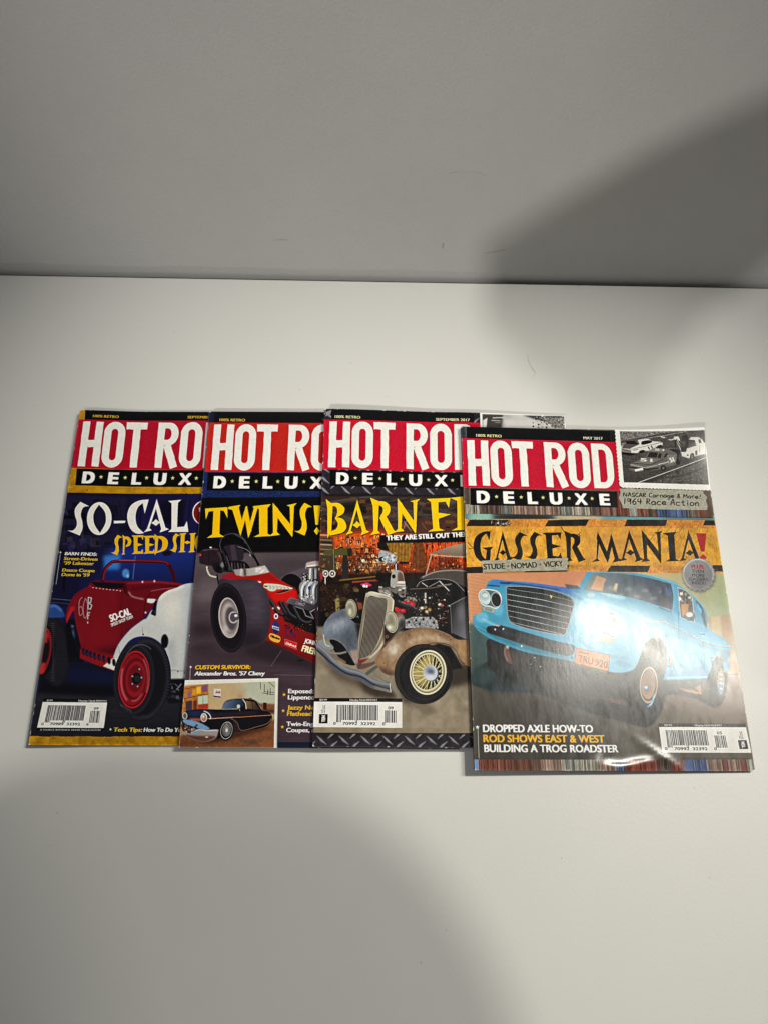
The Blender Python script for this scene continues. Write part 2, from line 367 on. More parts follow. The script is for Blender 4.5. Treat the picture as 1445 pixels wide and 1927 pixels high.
def barcode(c, quad, digits, month, price, until, kind='ten_right'):
    """price strip, white box, bars, digits"""
    M = c.M.copy(); c.Q(quad, 800, 270)
    c.poly([(0, 0), (800, 0), (800, 34), (0, 34)], '#141416'); c.poly([(0, 34), (800, 34), (800, 270), (0, 270)], '#e9e7e2')
    ox = {'ten_right': 0, 'ten_left': 155, 'none': 10}[kind]
    sc_ = {'ten_right': 1, 'ten_left': 1.0, 'none': 1.22}[kind]
    X = lambda v: ox + v * sc_
    c.text(price, 50, 26, 118, 26, 19, '#b9b9b9', 0.03); c.text(until, 330 if kind != 'none' else 440, 26, 578 if kind != 'none' else 790, 26, 19, '#c4c4c4', 0.03)
    rg = random.Random(sum(ord(q) for q in digits)); x = 55; bars = []
    for i in range(32):
        w = rg.choice((3.4, 3.4, 6.8, 6.8, 10)); g = rg.choice((3.6, 3.6, 6.4, 7.2))
        if x + w > 468: break
        long_ = i in (0, 1, 2, 3, 15, 16) or x > 430
        bars.append([(X(x), 64), (X(x + w), 64), (X(x + w), 224 if long_ else 204), (X(x), 224 if long_ else 204)]); x += w + g
    x = 492
    while x < 588:
        w = rg.choice((3.4, 6.8, 10)); bars.append([(X(x), 112), (X(x + w), 112), (X(x + w), 224), (X(x), 224)]); x += w + rg.choice((4, 6, 7))
    c.polys(bars, '#17161a')
    a, b, d, e = digits.split()
    c.text(a, X(28), 248, X(50), 248, 28, '#1b1b1f', .03); c.text(b, X(112), 248, X(245), 248, 28, '#1b1b1f', .03)
    c.text(d, X(276), 248, X(408), 248, 28, '#1b1b1f', .03); c.text(e, X(470), 248, X(492), 248, 28, '#1b1b1f', .03)
    c.text(month, X(520), 102, X(568), 102, 28, '#1b1b1f', .03)
    if kind != 'none':
        q = (700, 155, 780, 236) if kind == 'ten_right' else (50, 150, 130, 236)
        c.poly([(q[0], q[1]), (q[2], q[1]), (q[2], q[3]), (q[0], q[3])], '#131315')
        m = (q[0] + q[2]) / 2
        c.text('TEN', m + 17, q[3] - 12, m + 17, q[1] + 12, 34, '#eeeeea', .12)
        for k_ in range(3): c.text(('THE', 'ENTHUSIAST', 'NETWORK')[k_], m - 14 + k_ * 14, q[1] - 10, m - 14 + k_ * 14, q[1] - (40 if k_ == 0 else 84), 9, '#6e6e74', .02)
    c.M = M

def wear(c, seed, n=46):
    """white nicks where the ink has rubbed off along the edges and corners"""
    c.T(); rg = random.Random(seed)
    for _ in range(n):
        e = rg.choice((0, 0, 1, 2, 3)); t = rg.random()
        L, D = rg.uniform(1, 7), rg.uniform(.6, 2.4)
        if e == 0: x, y, w, h = 0, t * TH, D, L
        elif e == 1: x, y, w, h = TW, t * TH, D, L
        elif e == 2: x, y, w, h = t * TW, 0, L, D
        else: x, y, w, h = t * TW, TH, L, D
        c.ell(x, y, w, h, '#d8d5cd', a=rg.uniform(.5, 1))
    for x, y in ((0, 0), (0, TH), (TW, TH), (TW, 0)): c.ell(x, y, rg.uniform(3, 8), rg.uniform(3, 8), '#d8d5cd', a=.8)
    for _ in range(26):
        x, y = rg.uniform(0, TW), rg.uniform(0, TH); c.line([(x, y), (x + rg.uniform(-30, 30), y + rg.uniform(-12, 12))], .8, '#e8e6e0', a=.10)
    c.P()
WOOD = ['#6f5348', '#7a4a3c', '#5c4c46', '#8a7468', '#6b7b90', '#4c5f86', '#7f8079', '#69402f', '#8f8a80']
def art_blue():
    """the cover with the light blue drag-racing saloon and the black-on-yellow title"""
    c = Cover(CORNERS[3], '#5d564c')
    # ---------- photograph: backdrop and ground
    c.P()
    c.poly([(872, 968), (1345, 968), (1420, 1440), (886, 1440)], '#6e6154', g=(900, 1100, 920, 1400, '#55504a'))
    c.clip([(868, 965), (1360, 965), (1440, 1436), (880, 1436)])
    c.poly([(1340, 960), (1370, 960), (1400, 1170), (1370, 1170)], '#a9ad80', b=3); c.poly([(1380, 1165), (1400, 1165), (1425, 1275), (1390, 1275)], '#a78766', b=3); c.poly([(1395, 1270), (1430, 1270), (1440, 1440), (1400, 1440)], '#6c6055', b=3)
    c.poly([(870, 965), (1350, 965), (1350, 985), (870, 985)], '#5f8582', b=8); c.ell(905, 976, 24, 12, '#8fb9a8', b=8); c.ell(985, 976, 60, 9, '#28302c', b=8); c.ell(1090, 974, 50, 8, '#c3b294', b=8); c.ell(1190, 974, 60, 8, '#69a1a4', b=8)
    c.poly([(870, 1075), (1130, 1070), (1130, 1180), (870, 1180)], '#d39a70', g=(870, 1080, 1060, 1150, '#c98a66'), b=3)
    for i in range(16):
        y = 1082 + i * 6.2; c.line([(872, y), (905, y + 5), (940, y + 14)], 2.2, '#9b6f52', a=.35, b=2)
    c.poly([(1180, 1070), (1372, 1070), (1388, 1210), (1290, 1210)], '#c4b284', g=(1230, 1080, 1370, 1180, '#98ab84'), b=5)
    c.poly([(1330, 1160), (1395, 1150), (1402, 1275), (1340, 1275)], '#ae8e6a', b=5); c.poly([(1338, 1158), (1356, 1156), (1360, 1200), (1340, 1195)], '#c2ad83', b=3)
    c.poly([(1364, 1255), (1400, 1258), (1402, 1267), (1366, 1267)], '#b98a5e', b=1.5); c.line([(1360, 1268), (1402, 1268)], 1.6, '#5b4238', b=1)
    c.poly([(1240, 1266), (1408, 1270), (1420, 1436), (1120, 1436), (1160, 1370), (1240, 1310)], '#86705f', g=(1300, 1270, 1270, 1420, '#5f5a51'), b=6)
    c.poly([(868, 1176), (960, 1180), (1000, 1275), (940, 1300), (876, 1290)], '#4b6462', g=(880, 1180, 900, 1290, '#3b4a49'), b=6)
    c.line([(1120, 1400), (1250, 1372), (1400, 1340)], 8, '#6c5346', a=.35, b=6); c.line([(1100, 1420), (1180, 1395), (1230, 1378)], 5, '#3f3c3a', a=.4, b=5)
    c.poly([(884, 1300), (1010, 1306), (1110, 1350), (1150, 1436), (884, 1436)], '#524d44', g=(890, 1310, 1100, 1430, '#3f3b37'), b=9)
    # shadow under the car
    c.poly([(884, 1275), (930, 1240), (1000, 1230), (1180, 1240), (1340, 1262), (1360, 1268), (1352, 1330), (1300, 1312), (1245, 1312), (1222, 1366), (1160, 1357), (1075, 1333), (1020, 1310), (990, 1305), (900, 1296)], '#1a2024', sm=1, b=3.5)
    c.poly([(930, 1250), (1190, 1255), (1230, 1330), (1160, 1350), (1000, 1300)], '#0b0f12', sm=1, b=7, a=.9)
    c.ell(905, 1275, 26, 18, '#2c4446', b=8); c.ell(955, 1298, 50, 8, '#1e333a', b=6)
    c.ell(1160, 1322, 26, 5, '#7a5138', b=4, a=.7, rot=14); c.poly([(1270, 1293), (1320, 1303), (1319, 1308), (1290, 1302)], '#a8744a', b=1); c.poly([(1306, 1294), (1318, 1288), (1319, 1307)], '#a8744a', b=.8)
    c.unclip()
    # ---------- wheels
    c.F(860, 1080, .20761)
    c.poly([(290, 600), (262, 720), (275, 830), (335, 915), (415, 955), (520, 950), (600, 880), (640, 760), (640, 640)], '#15171a', sm=1, b=.8)
    c.poly([(420, 660), (412, 740), (440, 810), (490, 825), (470, 740), (450, 680)], '#6d5146', sm=1, b=1); c.ell(445, 672, 14, 20, '#b7b3a8', b=1); c.line([(425, 680), (420, 740), (445, 800)], 7, '#9d8478', sm=1, b=.6)
    c.poly([(470, 670), (600, 720), (640, 780), (560, 880), (500, 870)], '#2b2623', sm=1, b=2)
    for x, y in ((690, 770), (655, 832), (700, 800), (740, 850), (640, 860)): c.ell(x, y, 9, 8, '#b4b0a6', b=.6)
    c.line([(620, 870), (760, 760), (900, 800)], 14, '#101214', b=1); c.line([(740, 800), (1040, 860)], 6, '#384047', b=1)
    c.F(1130, 1080, .20761)
    c.poly([(300, 850), (350, 700), (420, 590), (500, 575), (575, 620), (600, 760), (600, 960), (300, 960)], '#2a2724', sm=1, b=2)
    c.ell(398, 1065, 176, 325, '#0c0d0f', rot=3, b=1)                       # front tyre
    c.ell(455, 1040, 120, 300, '#23262a', rot=3, b=5, a=.7)
    c.ell(425, 1010, 92, 182, '#1a1614', rot=3); c.ell(425, 1010, 82, 168, '#a89a88', rot=3, hole=.88)
    c.ell(422, 1005, 64, 134, '#6b5040', rot=3, r=(400, 900, 170, '#a88468')); c.ell(402, 1040, 40, 62, '#8d6446', b=3)
    c.line([(470, 1100), (450, 1180), (410, 1210)], 16, '#5fa2cf', sm=1, b=.8); c.line([(480, 1080), (462, 1160), (425, 1195)], 6, '#dfe9ee', sm=1, b=.5)
    c.ell(402, 1042, 22, 28, '#3f5f80'); c.ell(400, 1032, 16, 14, '#a9cfe6', b=.8)
    c.ell(1058, 975, 92, 228, '#121417', rot=2, b=.8); c.poly([(905, 930), (1060, 740), (1130, 800), (1100, 1150), (920, 1110)], '#121417', b=1)
    c.ell(1092, 975, 32, 118, '#8b8a82', rot=2); c.ell(1092, 975, 24, 104, '#b98d62', rot=2, g=(1092, 880, 1092, 1080, '#4f93c4'))
    for y in (910, 950, 990, 1040): c.ell(1092, y, 14, 7, '#e8ecee', rot=30, b=.5)
    # ---------- body
    c.P()
    body = [(914, 1105), (916, 1098), (928, 1093.5), (959, 1096), (1000, 1099), (1059, 1107), (1085, 1108), (1085, 1108), (1104, 1073), (1104, 1073), (1150, 1072), (1200, 1078), (1262, 1091), (1286, 1104), (1310, 1124), (1326, 1142), (1334, 1170), (1339, 1186), (1339, 1186), (1360, 1198), (1374, 1211), (1377, 1217), (1372, 1224), (1376, 1231), (1370, 1240), (1374, 1252), (1367, 1264), (1362, 1264), (1362, 1264), (1361, 1246), (1354, 1229), (1344, 1240), (1336, 1262), (1329, 1277), (1329, 1277), (1246, 1280), (1246, 1280), (1252, 1258), (1253, 1228), (1247, 1206), (1232, 1199), (1214, 1208), (1205, 1226), (1198, 1246), (1186, 1262), (1150, 1266), (1078, 1247), (1030, 1238), (984, 1229), (945, 1215), (915, 1202), (893, 1185), (888, 1168), (892, 1160), (903, 1157), (905, 1140), (900, 1128)]
    c.poly(body, '#479cbb', sm=1, b=.5)
    c.clip(body, sm=1)
    c.poly([(1060, 1090), (1200, 1140), (1260, 1160), (1250, 1300), (1080, 1290)], '#68aec8', b=16, a=.8)
    c.poly([(925, 1092), (1080, 1104), (1090, 1118), (960, 1104), (915, 1108)], '#3f7fc4', b=3, a=.8); c.poly([(990, 1098), (1065, 1107), (1075, 1120), (1020, 1110)], '#3a6cc0', b=3, a=.8)
    c.line([(914, 1104), (938, 1106)], 1.6, '#17242e', b=.6); c.poly([(938, 1098), (962, 1099), (955, 1102), (940, 1101)], '#1d3448', b=1)
    c.line([(953, 1099), (990, 1103), (1050, 1112)], 2.2, '#123048', b=1.2, a=.8)
    c.poly([(890, 1180), (930, 1206), (1000, 1230), (1078, 1246), (1078, 1236), (1000, 1212), (930, 1190)], '#2c7a92', b=3, a=.9)
    c.ell(905, 1165, 12, 10, '#86cbe0', b=3, a=.6); c.ell(935, 1150, 10, 12, '#7cc4dc', b=4, a=.6)
    c.line([(892, 1180), (940, 1202), (1000, 1217), (1075, 1236)], 1, '#7fc9de', b=.6, sm=1)
    # flank shading
    c.poly([(1262, 1150), (1330, 1175), (1376, 1214), (1372, 1225), (1330, 1210), (1270, 1180)], '#74c0e2', b=4, a=.6)
    c.poly([(1246, 1262), (1330, 1258), (1330, 1280), (1246, 1282)], '#3488b4', b=4, a=.7)
    c.ell(1290, 1225, 30, 22, '#57b2dc', b=12, a=.7); c.ell(1365, 1232, 9, 12, '#2f7896', b=3, a=.7)
    c.line([(1217, 1172), (1246, 1171), (1276, 1183), (1337, 1211), (1374, 1216)], 1.9, '#7c766b', sm=1, b=.3); c.line([(1217, 1171), (1246, 1170), (1276, 1182), (1337, 1210), (1374, 1215)], .7, '#d5dadb', sm=1)
    c.line([(1276, 1150), (1276, 1200), (1272, 1235), (1259, 1278)], 1, '#1f5f80', sm=1, b=.3); c.line([(1323, 1206), (1325, 1240), (1324, 1272)], .8, '#2a7094', b=.3)
    c.poly([(1316, 1191), (1328, 1190), (1326, 1193), (1318, 1193)], '#2b3c48'); c.line([(1317, 1190), (1329, 1190)], .8, '#cfd9dd'); c.ell(1323, 1207.5, 1, 1.4, '#18303e')
    c.line([(1252, 1276), (1331, 1273)], 2.6, '#8bcbe4', b=.6)
    for (q, cc, al, bb) in (([(960, 1100), (1010, 1108), (1075, 1122), (1120, 1150)], '#1f5f96', .5, 3), ([(1095, 1130), (1150, 1142), (1215, 1166), (1240, 1172)], '#a6dcf0', .6, 3), ([(1085, 1205), (1130, 1232), (1180, 1240)], '#2a7ca8', .6, 4), ([(1262, 1200), (1300, 1215), (1345, 1228)], '#9ad8f2', .45, 3), ([(1262, 1250), (1300, 1256), (1326, 1256)], '#1f6c98', .55, 3), ([(905, 1168), (950, 1188), (1010, 1206)], '#a4dcee', .5, 2)): c.line(q, 5, cc, sm=1, a=al, b=bb)
    for x, y, rx, ry, cc in ((1150, 1120, 26, 6, '#c4e4f0'), (1232, 1186, 16, 5, '#b8e2f2'), (1000, 1112, 22, 3, '#9cc8e8'), (1306, 1240, 10, 14, '#3f9cc8'), (1170, 1250, 16, 6, '#2c7ea8')): c.ell(x, y, rx, ry, cc, rot=14, b=3, a=.6)
    c.line([(1085, 1107), (1104, 1072), (1160, 1072), (1235, 1085), (1290, 1106), (1325, 1140)], 2, '#8fd3ec', sm=1, b=.7, a=.8)
    c.unclip()
    # windscreen and side glass
    ws = [(1094, 1112), (1094, 1112), (1113, 1080), (1113, 1080), (1160, 1079), (1215, 1086), (1262, 1097), (1262, 1097), (1266, 1120), (1264, 1147), (1264, 1147), (1240, 1140), (1180, 1124)]
    c.poly(ws, '#7d898c', sm=1, g=(1110, 1095, 1262, 1120, '#22344f'))
    c.clip(ws, sm=1); c.poly([(1108, 1110), (1120, 1084), (1137, 1090), (1130, 1114)], '#c9a283', b=1); c.poly([(1150, 1112), (1155, 1098), (1160, 1099), (1157, 1116)], '#d5c09a', b=1)
    for i in range(14): c.ell(1140 + i * 8, 1100 + (i * 7) % 26, 7, 4, '#a7a99d' if i % 2 else '#5a6a74', b=2, a=.5)
    c.ell(1250, 1128, 10, 20, '#14233a', b=3); c.ell(1256, 1112, 6, 9, '#3a5f8e', b=3); c.unclip()
    c.line([(1264, 1094), (1269, 1120), (1266, 1150)], 3.4, '#4fa8cf', b=.4); c.line([(1238, 1142), (1262, 1151)], 1.4, '#1c3850', b=.5)
    c.poly([(1060, 1101), (1083, 1104), (1090, 1110), (1064, 1110)], '#4d5b5e', b=.8); c.ell(1109, 1121, 8, 4, '#b9c4c4', b=1.5, a=.8)
    gl = [(1274, 1103), (1274, 1103), (1292, 1110), (1303, 1122), (1303, 1122), (1306.5, 1170), (1306.5, 1170), (1280, 1161), (1280, 1161)]
    c.poly(gl, '#4d4a44', sm=1); c.line([(1274, 1103), (1292, 1110), (1303, 1122), (1306.5, 1170), (1280, 1161), (1275, 1104)], 1.2, '#c3cdcf'); c.poly([(1281, 1134), (1296, 1135), (1294, 1150), (1283, 1160)], '#c58f5d', b=.6)
    c.clip(gl, sm=1); c.clutter(30, (1276, 1104, 1305, 1135), (1, 3), ['#a9a59a', '#33302d', '#77746b', '#d5d3ca'], 8); c.unclip()
    c.ell(1298, 1158, 10, 9, '#56605f', b=.4); c.ell(1297, 1155, 7, 5, '#cfd6d5', b=1); c.ell(1300, 1163, 4, 3, '#2b3436', b=.8)
    c.poly([(1309, 1128), (1322, 1142), (1330, 1172), (1327, 1178), (1320, 1156)], '#2b3d48', sm=1, b=.4); c.poly([(1312, 1132), (1321, 1146), (1320, 1155), (1312, 1140)], '#5fb6dd', b=.5); c.ell(1333, 1174, 2, 5, '#c9b183', b=.5)
    # front: grille
    c.F(860, 1080, .20761)
    gr = [(432, 150), (440, 126), (480, 120), (600, 122), (760, 140), (900, 172), (1010, 215), (1052, 270), (1050, 300), (1000, 470), (968, 560), (930, 566), (780, 545), (620, 510), (500, 470), (452, 420), (438, 300)]
    c.poly(gr, '#8d989c', sm=1); c.poly([(p[0] * .975 + 18, p[1] * .96 + 13) for p in gr], '#16191c', sm=1)
    gi = [(445, 160), (452, 138), (600, 135), (760, 165), (1020, 228), (1040, 280), (995, 420), (955, 545), (800, 535), (520, 465), (462, 418), (448, 300)]
    c.clip(gi, sm=1)
    c.poly([(440, 120), (1060, 120), (1060, 225), (780, 160), (440, 140)], '#101417', b=3)
    for k in range(7):
        y = 150 + k * 48; c.line([(438, y - 4 + k * 1), (760, y + 42 + k * 6), (1060, y + 112 + k * 5)], 5.5 if k else 3, '#b4bfc2', b=.2); c.line([(438, y + 3), (760, y + 50 + k * 6), (1060, y + 120 + k * 5)], 3, '#050607', b=.4)
    for k in range(26): c.line([(452 + k * 24, 120), (446 + k * 22.5, 560)], 2.2, '#5f6a70', a=.75)
    c.ell(900, 400, 130, 150, '#5b5c59', b=10, a=.35); c.unclip()
    c.poly([(826, 200), (850, 208), (838, 238)], '#d8c25c')
    # headlamps
    def lamps(cx, cy, k, m=1):
        c.poly([(cx - 105 * k, cy - 20), (cx - 80 * k, cy - 78 * k), (cx - 20 * k, cy - 88 * k), (cx + 60 * k, cy - 72 * k), (cx + 100 * k, cy - 30), (cx + 100 * k, cy + 40), (cx + 60 * k, cy + 92 * k), (cx, cy + 78 * k), (cx - 70 * k, cy + 58 * k)], '#d3dad6', sm=1, b=.3)
        c.poly([(cx - 95 * k, cy - 20), (cx - 72 * k, cy - 70 * k), (cx - 20 * k, cy - 78 * k), (cx + 56 * k, cy - 62 * k), (cx + 90 * k, cy - 25), (cx + 90 * k, cy + 35), (cx + 56 * k, cy + 80 * k), (cx, cy + 66 * k), (cx - 62 * k, cy + 50 * k)], '#52707a', sm=1, b=.3)
    lamps(290, 238, 1)
    c.ell(247, 228, 46, 66, '#ccd3cf', rot=-12); c.ell(250, 228, 40, 60, '#7b98a0', rot=-12, r=(240, 205, 60, '#c9d9da')); c.ell(246, 210, 26, 20, '#e5ecea', b=1.5, a=.8)
    c.ell(344, 248, 46, 68, '#aeb8b8', rot=-10); c.ell(345, 248, 41, 62, '#15191d', rot=-10)
    c.poly([(225, 312), (325, 335), (318, 366), (232, 344)], '#b9b7a6', sm=0, b=.4); c.poly([(238, 320), (312, 338), (308, 356), (242, 340)], '#8e8873', b=.5)
    lamps(1330, 455, 1.5); c.ell(1262, 445, 82, 92, '#8f9a98', rot=-6); c.ell(1262, 445, 70, 80, '#706f66', rot=-6, b=.5)
    c.ell(1415, 470, 88, 98, '#cfd5d2', rot=-6); c.ell(1415, 470, 76, 86, '#6f8388', rot=-6, r=(1400, 430, 90, '#b3c0c0')); c.ell(1410, 490, 40, 14, '#dfe4e2', b=2)
    c.poly([(1250, 556), (1410, 588), (1395, 640), (1270, 612)], '#b39f86', b=.6)
    # bumper bar, plate
    c.poly([(260, 500), (290, 486), (380, 486), (400, 482), (620, 545), (880, 618), (1035, 652), (1048, 690), (1020, 745), (905, 735), (640, 665), (400, 592), (280, 552), (258, 528)], '#12171b', sm=1, b=.4)
    c.line([(300, 510), (600, 590), (880, 664)], 16, '#1d3557', b=2.5, a=.9); c.poly([(900, 640), (1030, 662), (1030, 730), (910, 726)], '#35363a', b=3, a=.8)
    c.poly([(322, 468), (372, 478), (370, 492), (320, 482)], '#c89a86'); c.ell(334, 517, 7, 8, '#e4e4de'); c.ell(408, 512, 8, 8, '#c4c7c4'); c.ell(572, 666, 9, 9, '#e6e6df', b=.5)
    c.poly([(1058, 674), (1372, 742), (1358, 892), (1052, 820)], '#2a2520'); c.poly([(1062, 680), (1368, 747), (1355, 886), (1056, 815)], '#c8742f', g=(1062, 700, 1368, 800, '#cc8442'))
    c.text('CALIFORNIA', 1078, 722, 1180, 744, 20, '#4a3a40', .05); c.text('TRU', 1078, 800, 1212, 832, 66, '#3a2c38', .04); c.text('920', 1232, 836, 1346, 864, 66, '#3a2c38', .04)
    c.line([(1075, 830), (1200, 868), (1340, 898)], 8, '#a8a94a', a=.7, b=1); c.line([(1345, 770), (1365, 776)], 8, '#8f9a94', b=1)
    # decals
    c.F(1130, 1080, .20761)
    c.ell(627, 780, 20, 44, '#b02a2c', rot=4); c.line([(628, 748), (624, 812)], 8, '#e9e2dc'); scrib(c, 612, 714, 656, 712, 20, '#20405a', 5, 3); scrib(c, 600, 840, 634, 838, 20, '#20405a', 5, 4)
    c.line([(1012, 750), (1000, 772), (1010, 790), (1022, 775)], 6, '#16384e', sm=1); c.line([(1024, 785), (1006, 812), (1018, 838)], 6, '#16384e', sm=1); scrib(c, 576, 565, 640, 540, 40, '#2c6890', 5, 5)
    # ---------- striped warning sign and title
    c.F(850, 770, .24221)
    sign = [(60, 868), (1160, 850), (2050, 842), (2130, 1260), (1520, 1268), (880, 1270), (100, 1290)]
    c.poly(sign, '#dba43c'); c.clip(sign)
    c.poly([(50, 850), (2110, 830), (2110, 905), (50, 925)], '#d08a3c', n=.18, ns=7, a=.85); c.poly([(50, 1225), (1000, 1215), (2130, 1205), (2130, 1290), (50, 1295)], '#cf924a', n=.16, ns=8, a=.8)
    c.grain(.16, 26, 26, 4, 3); c.grain(.5, 9, 3, 21, 2, '#7d5428') ; c.poly([(1000, 910), (1500, 905), (1500, 1215), (1000, 1215)], '#c8925c', b=30, a=.35)
    K = '#22221d'
    for q in ([(110, 922), (135, 872), (440, 868), (425, 918)], [(716, 915), (742, 866), (1062, 853), (1034, 906)], [(108, 1290), (108, 1242), (250, 1234), (232, 1290)], [(553, 1284), (580, 1240), (905, 1218), (878, 1274)]): c.poly(q, K, b=.3)
    c.F(1100, 770, .23875)
    for q in ([(310, 916), (330, 862), (655, 855), (638, 908)], [(940, 896), (962, 845), (1065, 842), (1074, 893)], [(165, 1285), (198, 1234), (515, 1228), (492, 1280)], [(1008, 1262), (1018, 1214), (1125, 1212), (1130, 1266)]): c.poly(q, K, b=.3)
    rg = random.Random(3)
    for i in range(60):
        x, y = rg.uniform(-1000, 1060), rg.uniform(860, 1260); L = rg.uniform(3, 60) if i % 3 else rg.uniform(2, 8); a_ = rg.choice((-.9, -.6, .8, 2.0)); c.line([(x, y), (x + L * math.cos(a_), y + L * math.sin(a_))], rg.uniform(1.5, 4), '#4c3220', a=rg.uniform(.3, .8), taper=.8)
    for a_, b_ in (((690, 905), (560, 1050)), ((780, 905), (690, 1050)), ((905, 1010), (860, 1060)), ((600, 920), (430, 1120)), ((740, 950), (640, 1090))): c.line([a_, b_], 4, '#5c3d22', a=.6, taper=.7)
    c.F(850, 770, .24221)
    for a_ in ([(120, 1048), (155, 1085), (168, 1100)], [(125, 1098), (158, 1095)], [(840, 915), (862, 950), (900, 985)], [(960, 985), (998, 958)], [(980, 975), (990, 1005)]): c.line(a_, 7, '#2c1f18', sm=1, taper=.7)
    rgn = [(300, 878), (450, 872), (430, 920), (330, 912)]; c.clip(rgn, 1, b=2); c.clutter(90, (300, 875, 450, 920), (3, 8), ['#1a1a18', '#8f8a7a', '#c9c6ba', '#5a5248'], 5); c.unclip()
    D = '#1c1b17'
    for ch, x0, y0, x1, y1 in (('G', 163, 958, 315, 1200), ('A', 322, 955, 468, 1192), ('S', 440, 962, 582, 1186), ('S', 560, 958, 692, 1182), ('E', 696, 960, 850, 1176), ('R', 862, 955, 1030, 1192), ('M', 1080, 950, 1318, 1192)): display(c, ch, x0, y0, x1, y1, D)
    c.F(1100, 770, .23875)
    for ch, x0, y0, x1, y1 in (('A', 262, 945, 456, 1200), ('N', 436, 948, 622, 1198), ('I', 618, 958, 742, 1190), ('A', 742, 940, 930, 1190)): display(c, ch, x0, y0, x1, y1, D, lean=-6)
    display(c, '!', 882, 960, 985, 1182, '#b01c22', lean=-8)
    c.F(850, 770, .24221)
    tp = [(225, 1190), (300, 1186), (520, 1178), (700, 1168), (895, 1163), (888, 1185), (897, 1205), (885, 1225), (890, 1258), (600, 1266), (420, 1272), (232, 1282), (238, 1255), (226, 1225)]
    c.poly([(x + 6, y + 8) for x, y in tp], '#5a4a2c', b=3, a=.5); c.poly(tp, '#a5a18e'); c.clip(tp); c.grain(.12, 5, 12, 8); c.unclip()
    c.text('STUDE', 243, 1258, 408, 1250, 46, '#23232a', .06); c.star(430, 1230, 13, '#a03030'); c.text('NOMAD', 456, 1250, 655, 1238, 46, '#23232a', .06); c.star(678, 1215, 13, '#a03030'); c.text('VICKY', 706, 1236, 856, 1226, 46, '#23232a', .06)
    # bottle cap
    c.F(1100, 770, .23875)
    t = np.linspace(0, 2 * np.pi, 241)[:-1]; R = 131 + 6 * np.cos(t * 21)
    c.poly(np.c_[905 + R * np.cos(t), 1302 + R * np.sin(t)], '#3c3a36', b=4, a=.7)
    c.poly(np.c_[900 + R * np.cos(t), 1290 + R * np.sin(t)], '#8e8e8e'); c.ell(900, 1290, 124, 124, '#b5b5b4', hole=.93, b=.8); c.ell(900, 1290, 112, 112, '#9a9a9b', g=(820, 1190, 980, 1390, '#77777a'), b=1.5)
    c.line(_arc(900, 1290, 120, 120, 190, 300), 5, '#dcdcda', b=1); c.line(_arc(900, 1290, 120, 120, 20, 120), 5, '#5c5c5e', b=1.5)
    c.text('PLUS:', 846, 1242, 950, 1244, 32, '#a8242c', .10)
    for s, a_, b_, y in (('EVEN', 856, 946, 1276), ('MORE', 850, 952, 1308), ('GASSERS', 826, 980, 1340), ('INSIDE!', 848, 962, 1370)): c.text(s, a_, y, b_, y + 2, 27, '#3a3a40', .04)
    # ---------- weathered boards round the title
    c.F(850, 770, .24221)
    c.stripes([(60, 140), (120, 145), (120, 238), (60, 238)], ['#2a2c30', '#3b4048', '#2e2a28'], 9); c.poly([(116, 145), (1232, 152), (1240, 240), (116, 236)], '#0e1014'); c.poly([(1226, 150), (1275, 152), (1280, 240), (1232, 240)], '#22252a', b=1)
    c.stripes([(84, 600), (145, 600), (150, 825), (92, 825)], ['#6b5f55', '#7b7468', '#5a4a40', '#4f5a58'], 4)
    c.stripes([(90, 752), (1290, 752), (2010, 740), (2020, 818), (1290, 822), (92, 826)], WOOD, 12)
    c.F(1100, 770, .23875); c.stripes([(240, 600), (990, 600), (1022, 838), (250, 838)], ['#7b4a3c', '#6f6158', '#506288', '#8b8b86', '#5b463c', '#43557a'], 15)
    c.line([(-740, 838), (250, 838), (1025, 832)], 6, '#3c3026', b=1.5, a=.7)
    c.F(850, 770, .24221)
    masthead(c, [(74, 236), (1274, 242), (1306, 622), (88, 620)], [(140, 626), (1281, 630), (1288, 757), (142, 758)], '#c61639')
    c.text('100% RETRO', 189, 223, 385, 224, 23, '#d5cf9b', .05); c.text('MAY 2017', 1022, 223, 1174, 224, 23, '#d9d5b5', .05)
    # torn snapshot, top right
    c.F(1100, 770, .23875)
    rg = random.Random(2); e = [(238, 100)] + [(240 + i * 1.2 + (3 if i % 2 else -3), 150 + i * 15) for i in range(29)] + [(276, 590), (290, 602)] + [(290 + i * 14, 606 + i * .25 + (3 if i % 2 else -3)) for i in range(1, 52)] + [(1010, 618), (960, 100)]
    c.poly(e, '#e9e7e0')
    ph = [(278, 158), (932, 166), (985, 574), (308, 562)]; c.poly(ph, '#5a5655')
    c.F(1160, 795, .12803); ph = [(52, 102), (1262, 112), (1362, 876), (105, 858)]; c.clip(ph)
    c.poly([(40, 90), (1270, 90), (900, 130), (60, 230)], '#7b7876', n=.3, ns=3); c.grain(.35, 3, 9, 5, 2)
    c.poly([(60, 240), (700, 130), (1270, 110), (1310, 490), (330, 860), (110, 860)], '#55504f', g=(200, 400, 400, 850, '#454140'))
    c.line([(60, 290), (380, 215), (1000, 122)], 5, '#c9c7c2'); c.line([(60, 240), (500, 150)], 3, '#b5b2ad'); c.line([(60, 215), (330, 185)], 5, '#8a8784'); c.ell(675, 190, 40, 12, '#d0cdc8', rot=15, b=1)
    c.poly([(330, 860), (1310, 495), (1370, 880)], '#3b3836'); c.poly([(480, 870), (900, 660), (1310, 540), (1370, 880)], '#5b5754', n=.5, ns=4, a=.9); c.grain(.3, 4, 4, 6, 2)
    c.line([(315, 860), (1310, 492)], 9, '#d9d6cf'); c.line([(600, 790), (900, 770), (1280, 640)], 14, '#262322', b=2, a=.8); c.ell(900, 690, 40, 25, '#2b2927', b=2, a=.7); c.ell(1230, 790, 70, 50, '#7a7673', b=5, a=.5)
    W_ = '#d9d6d0'
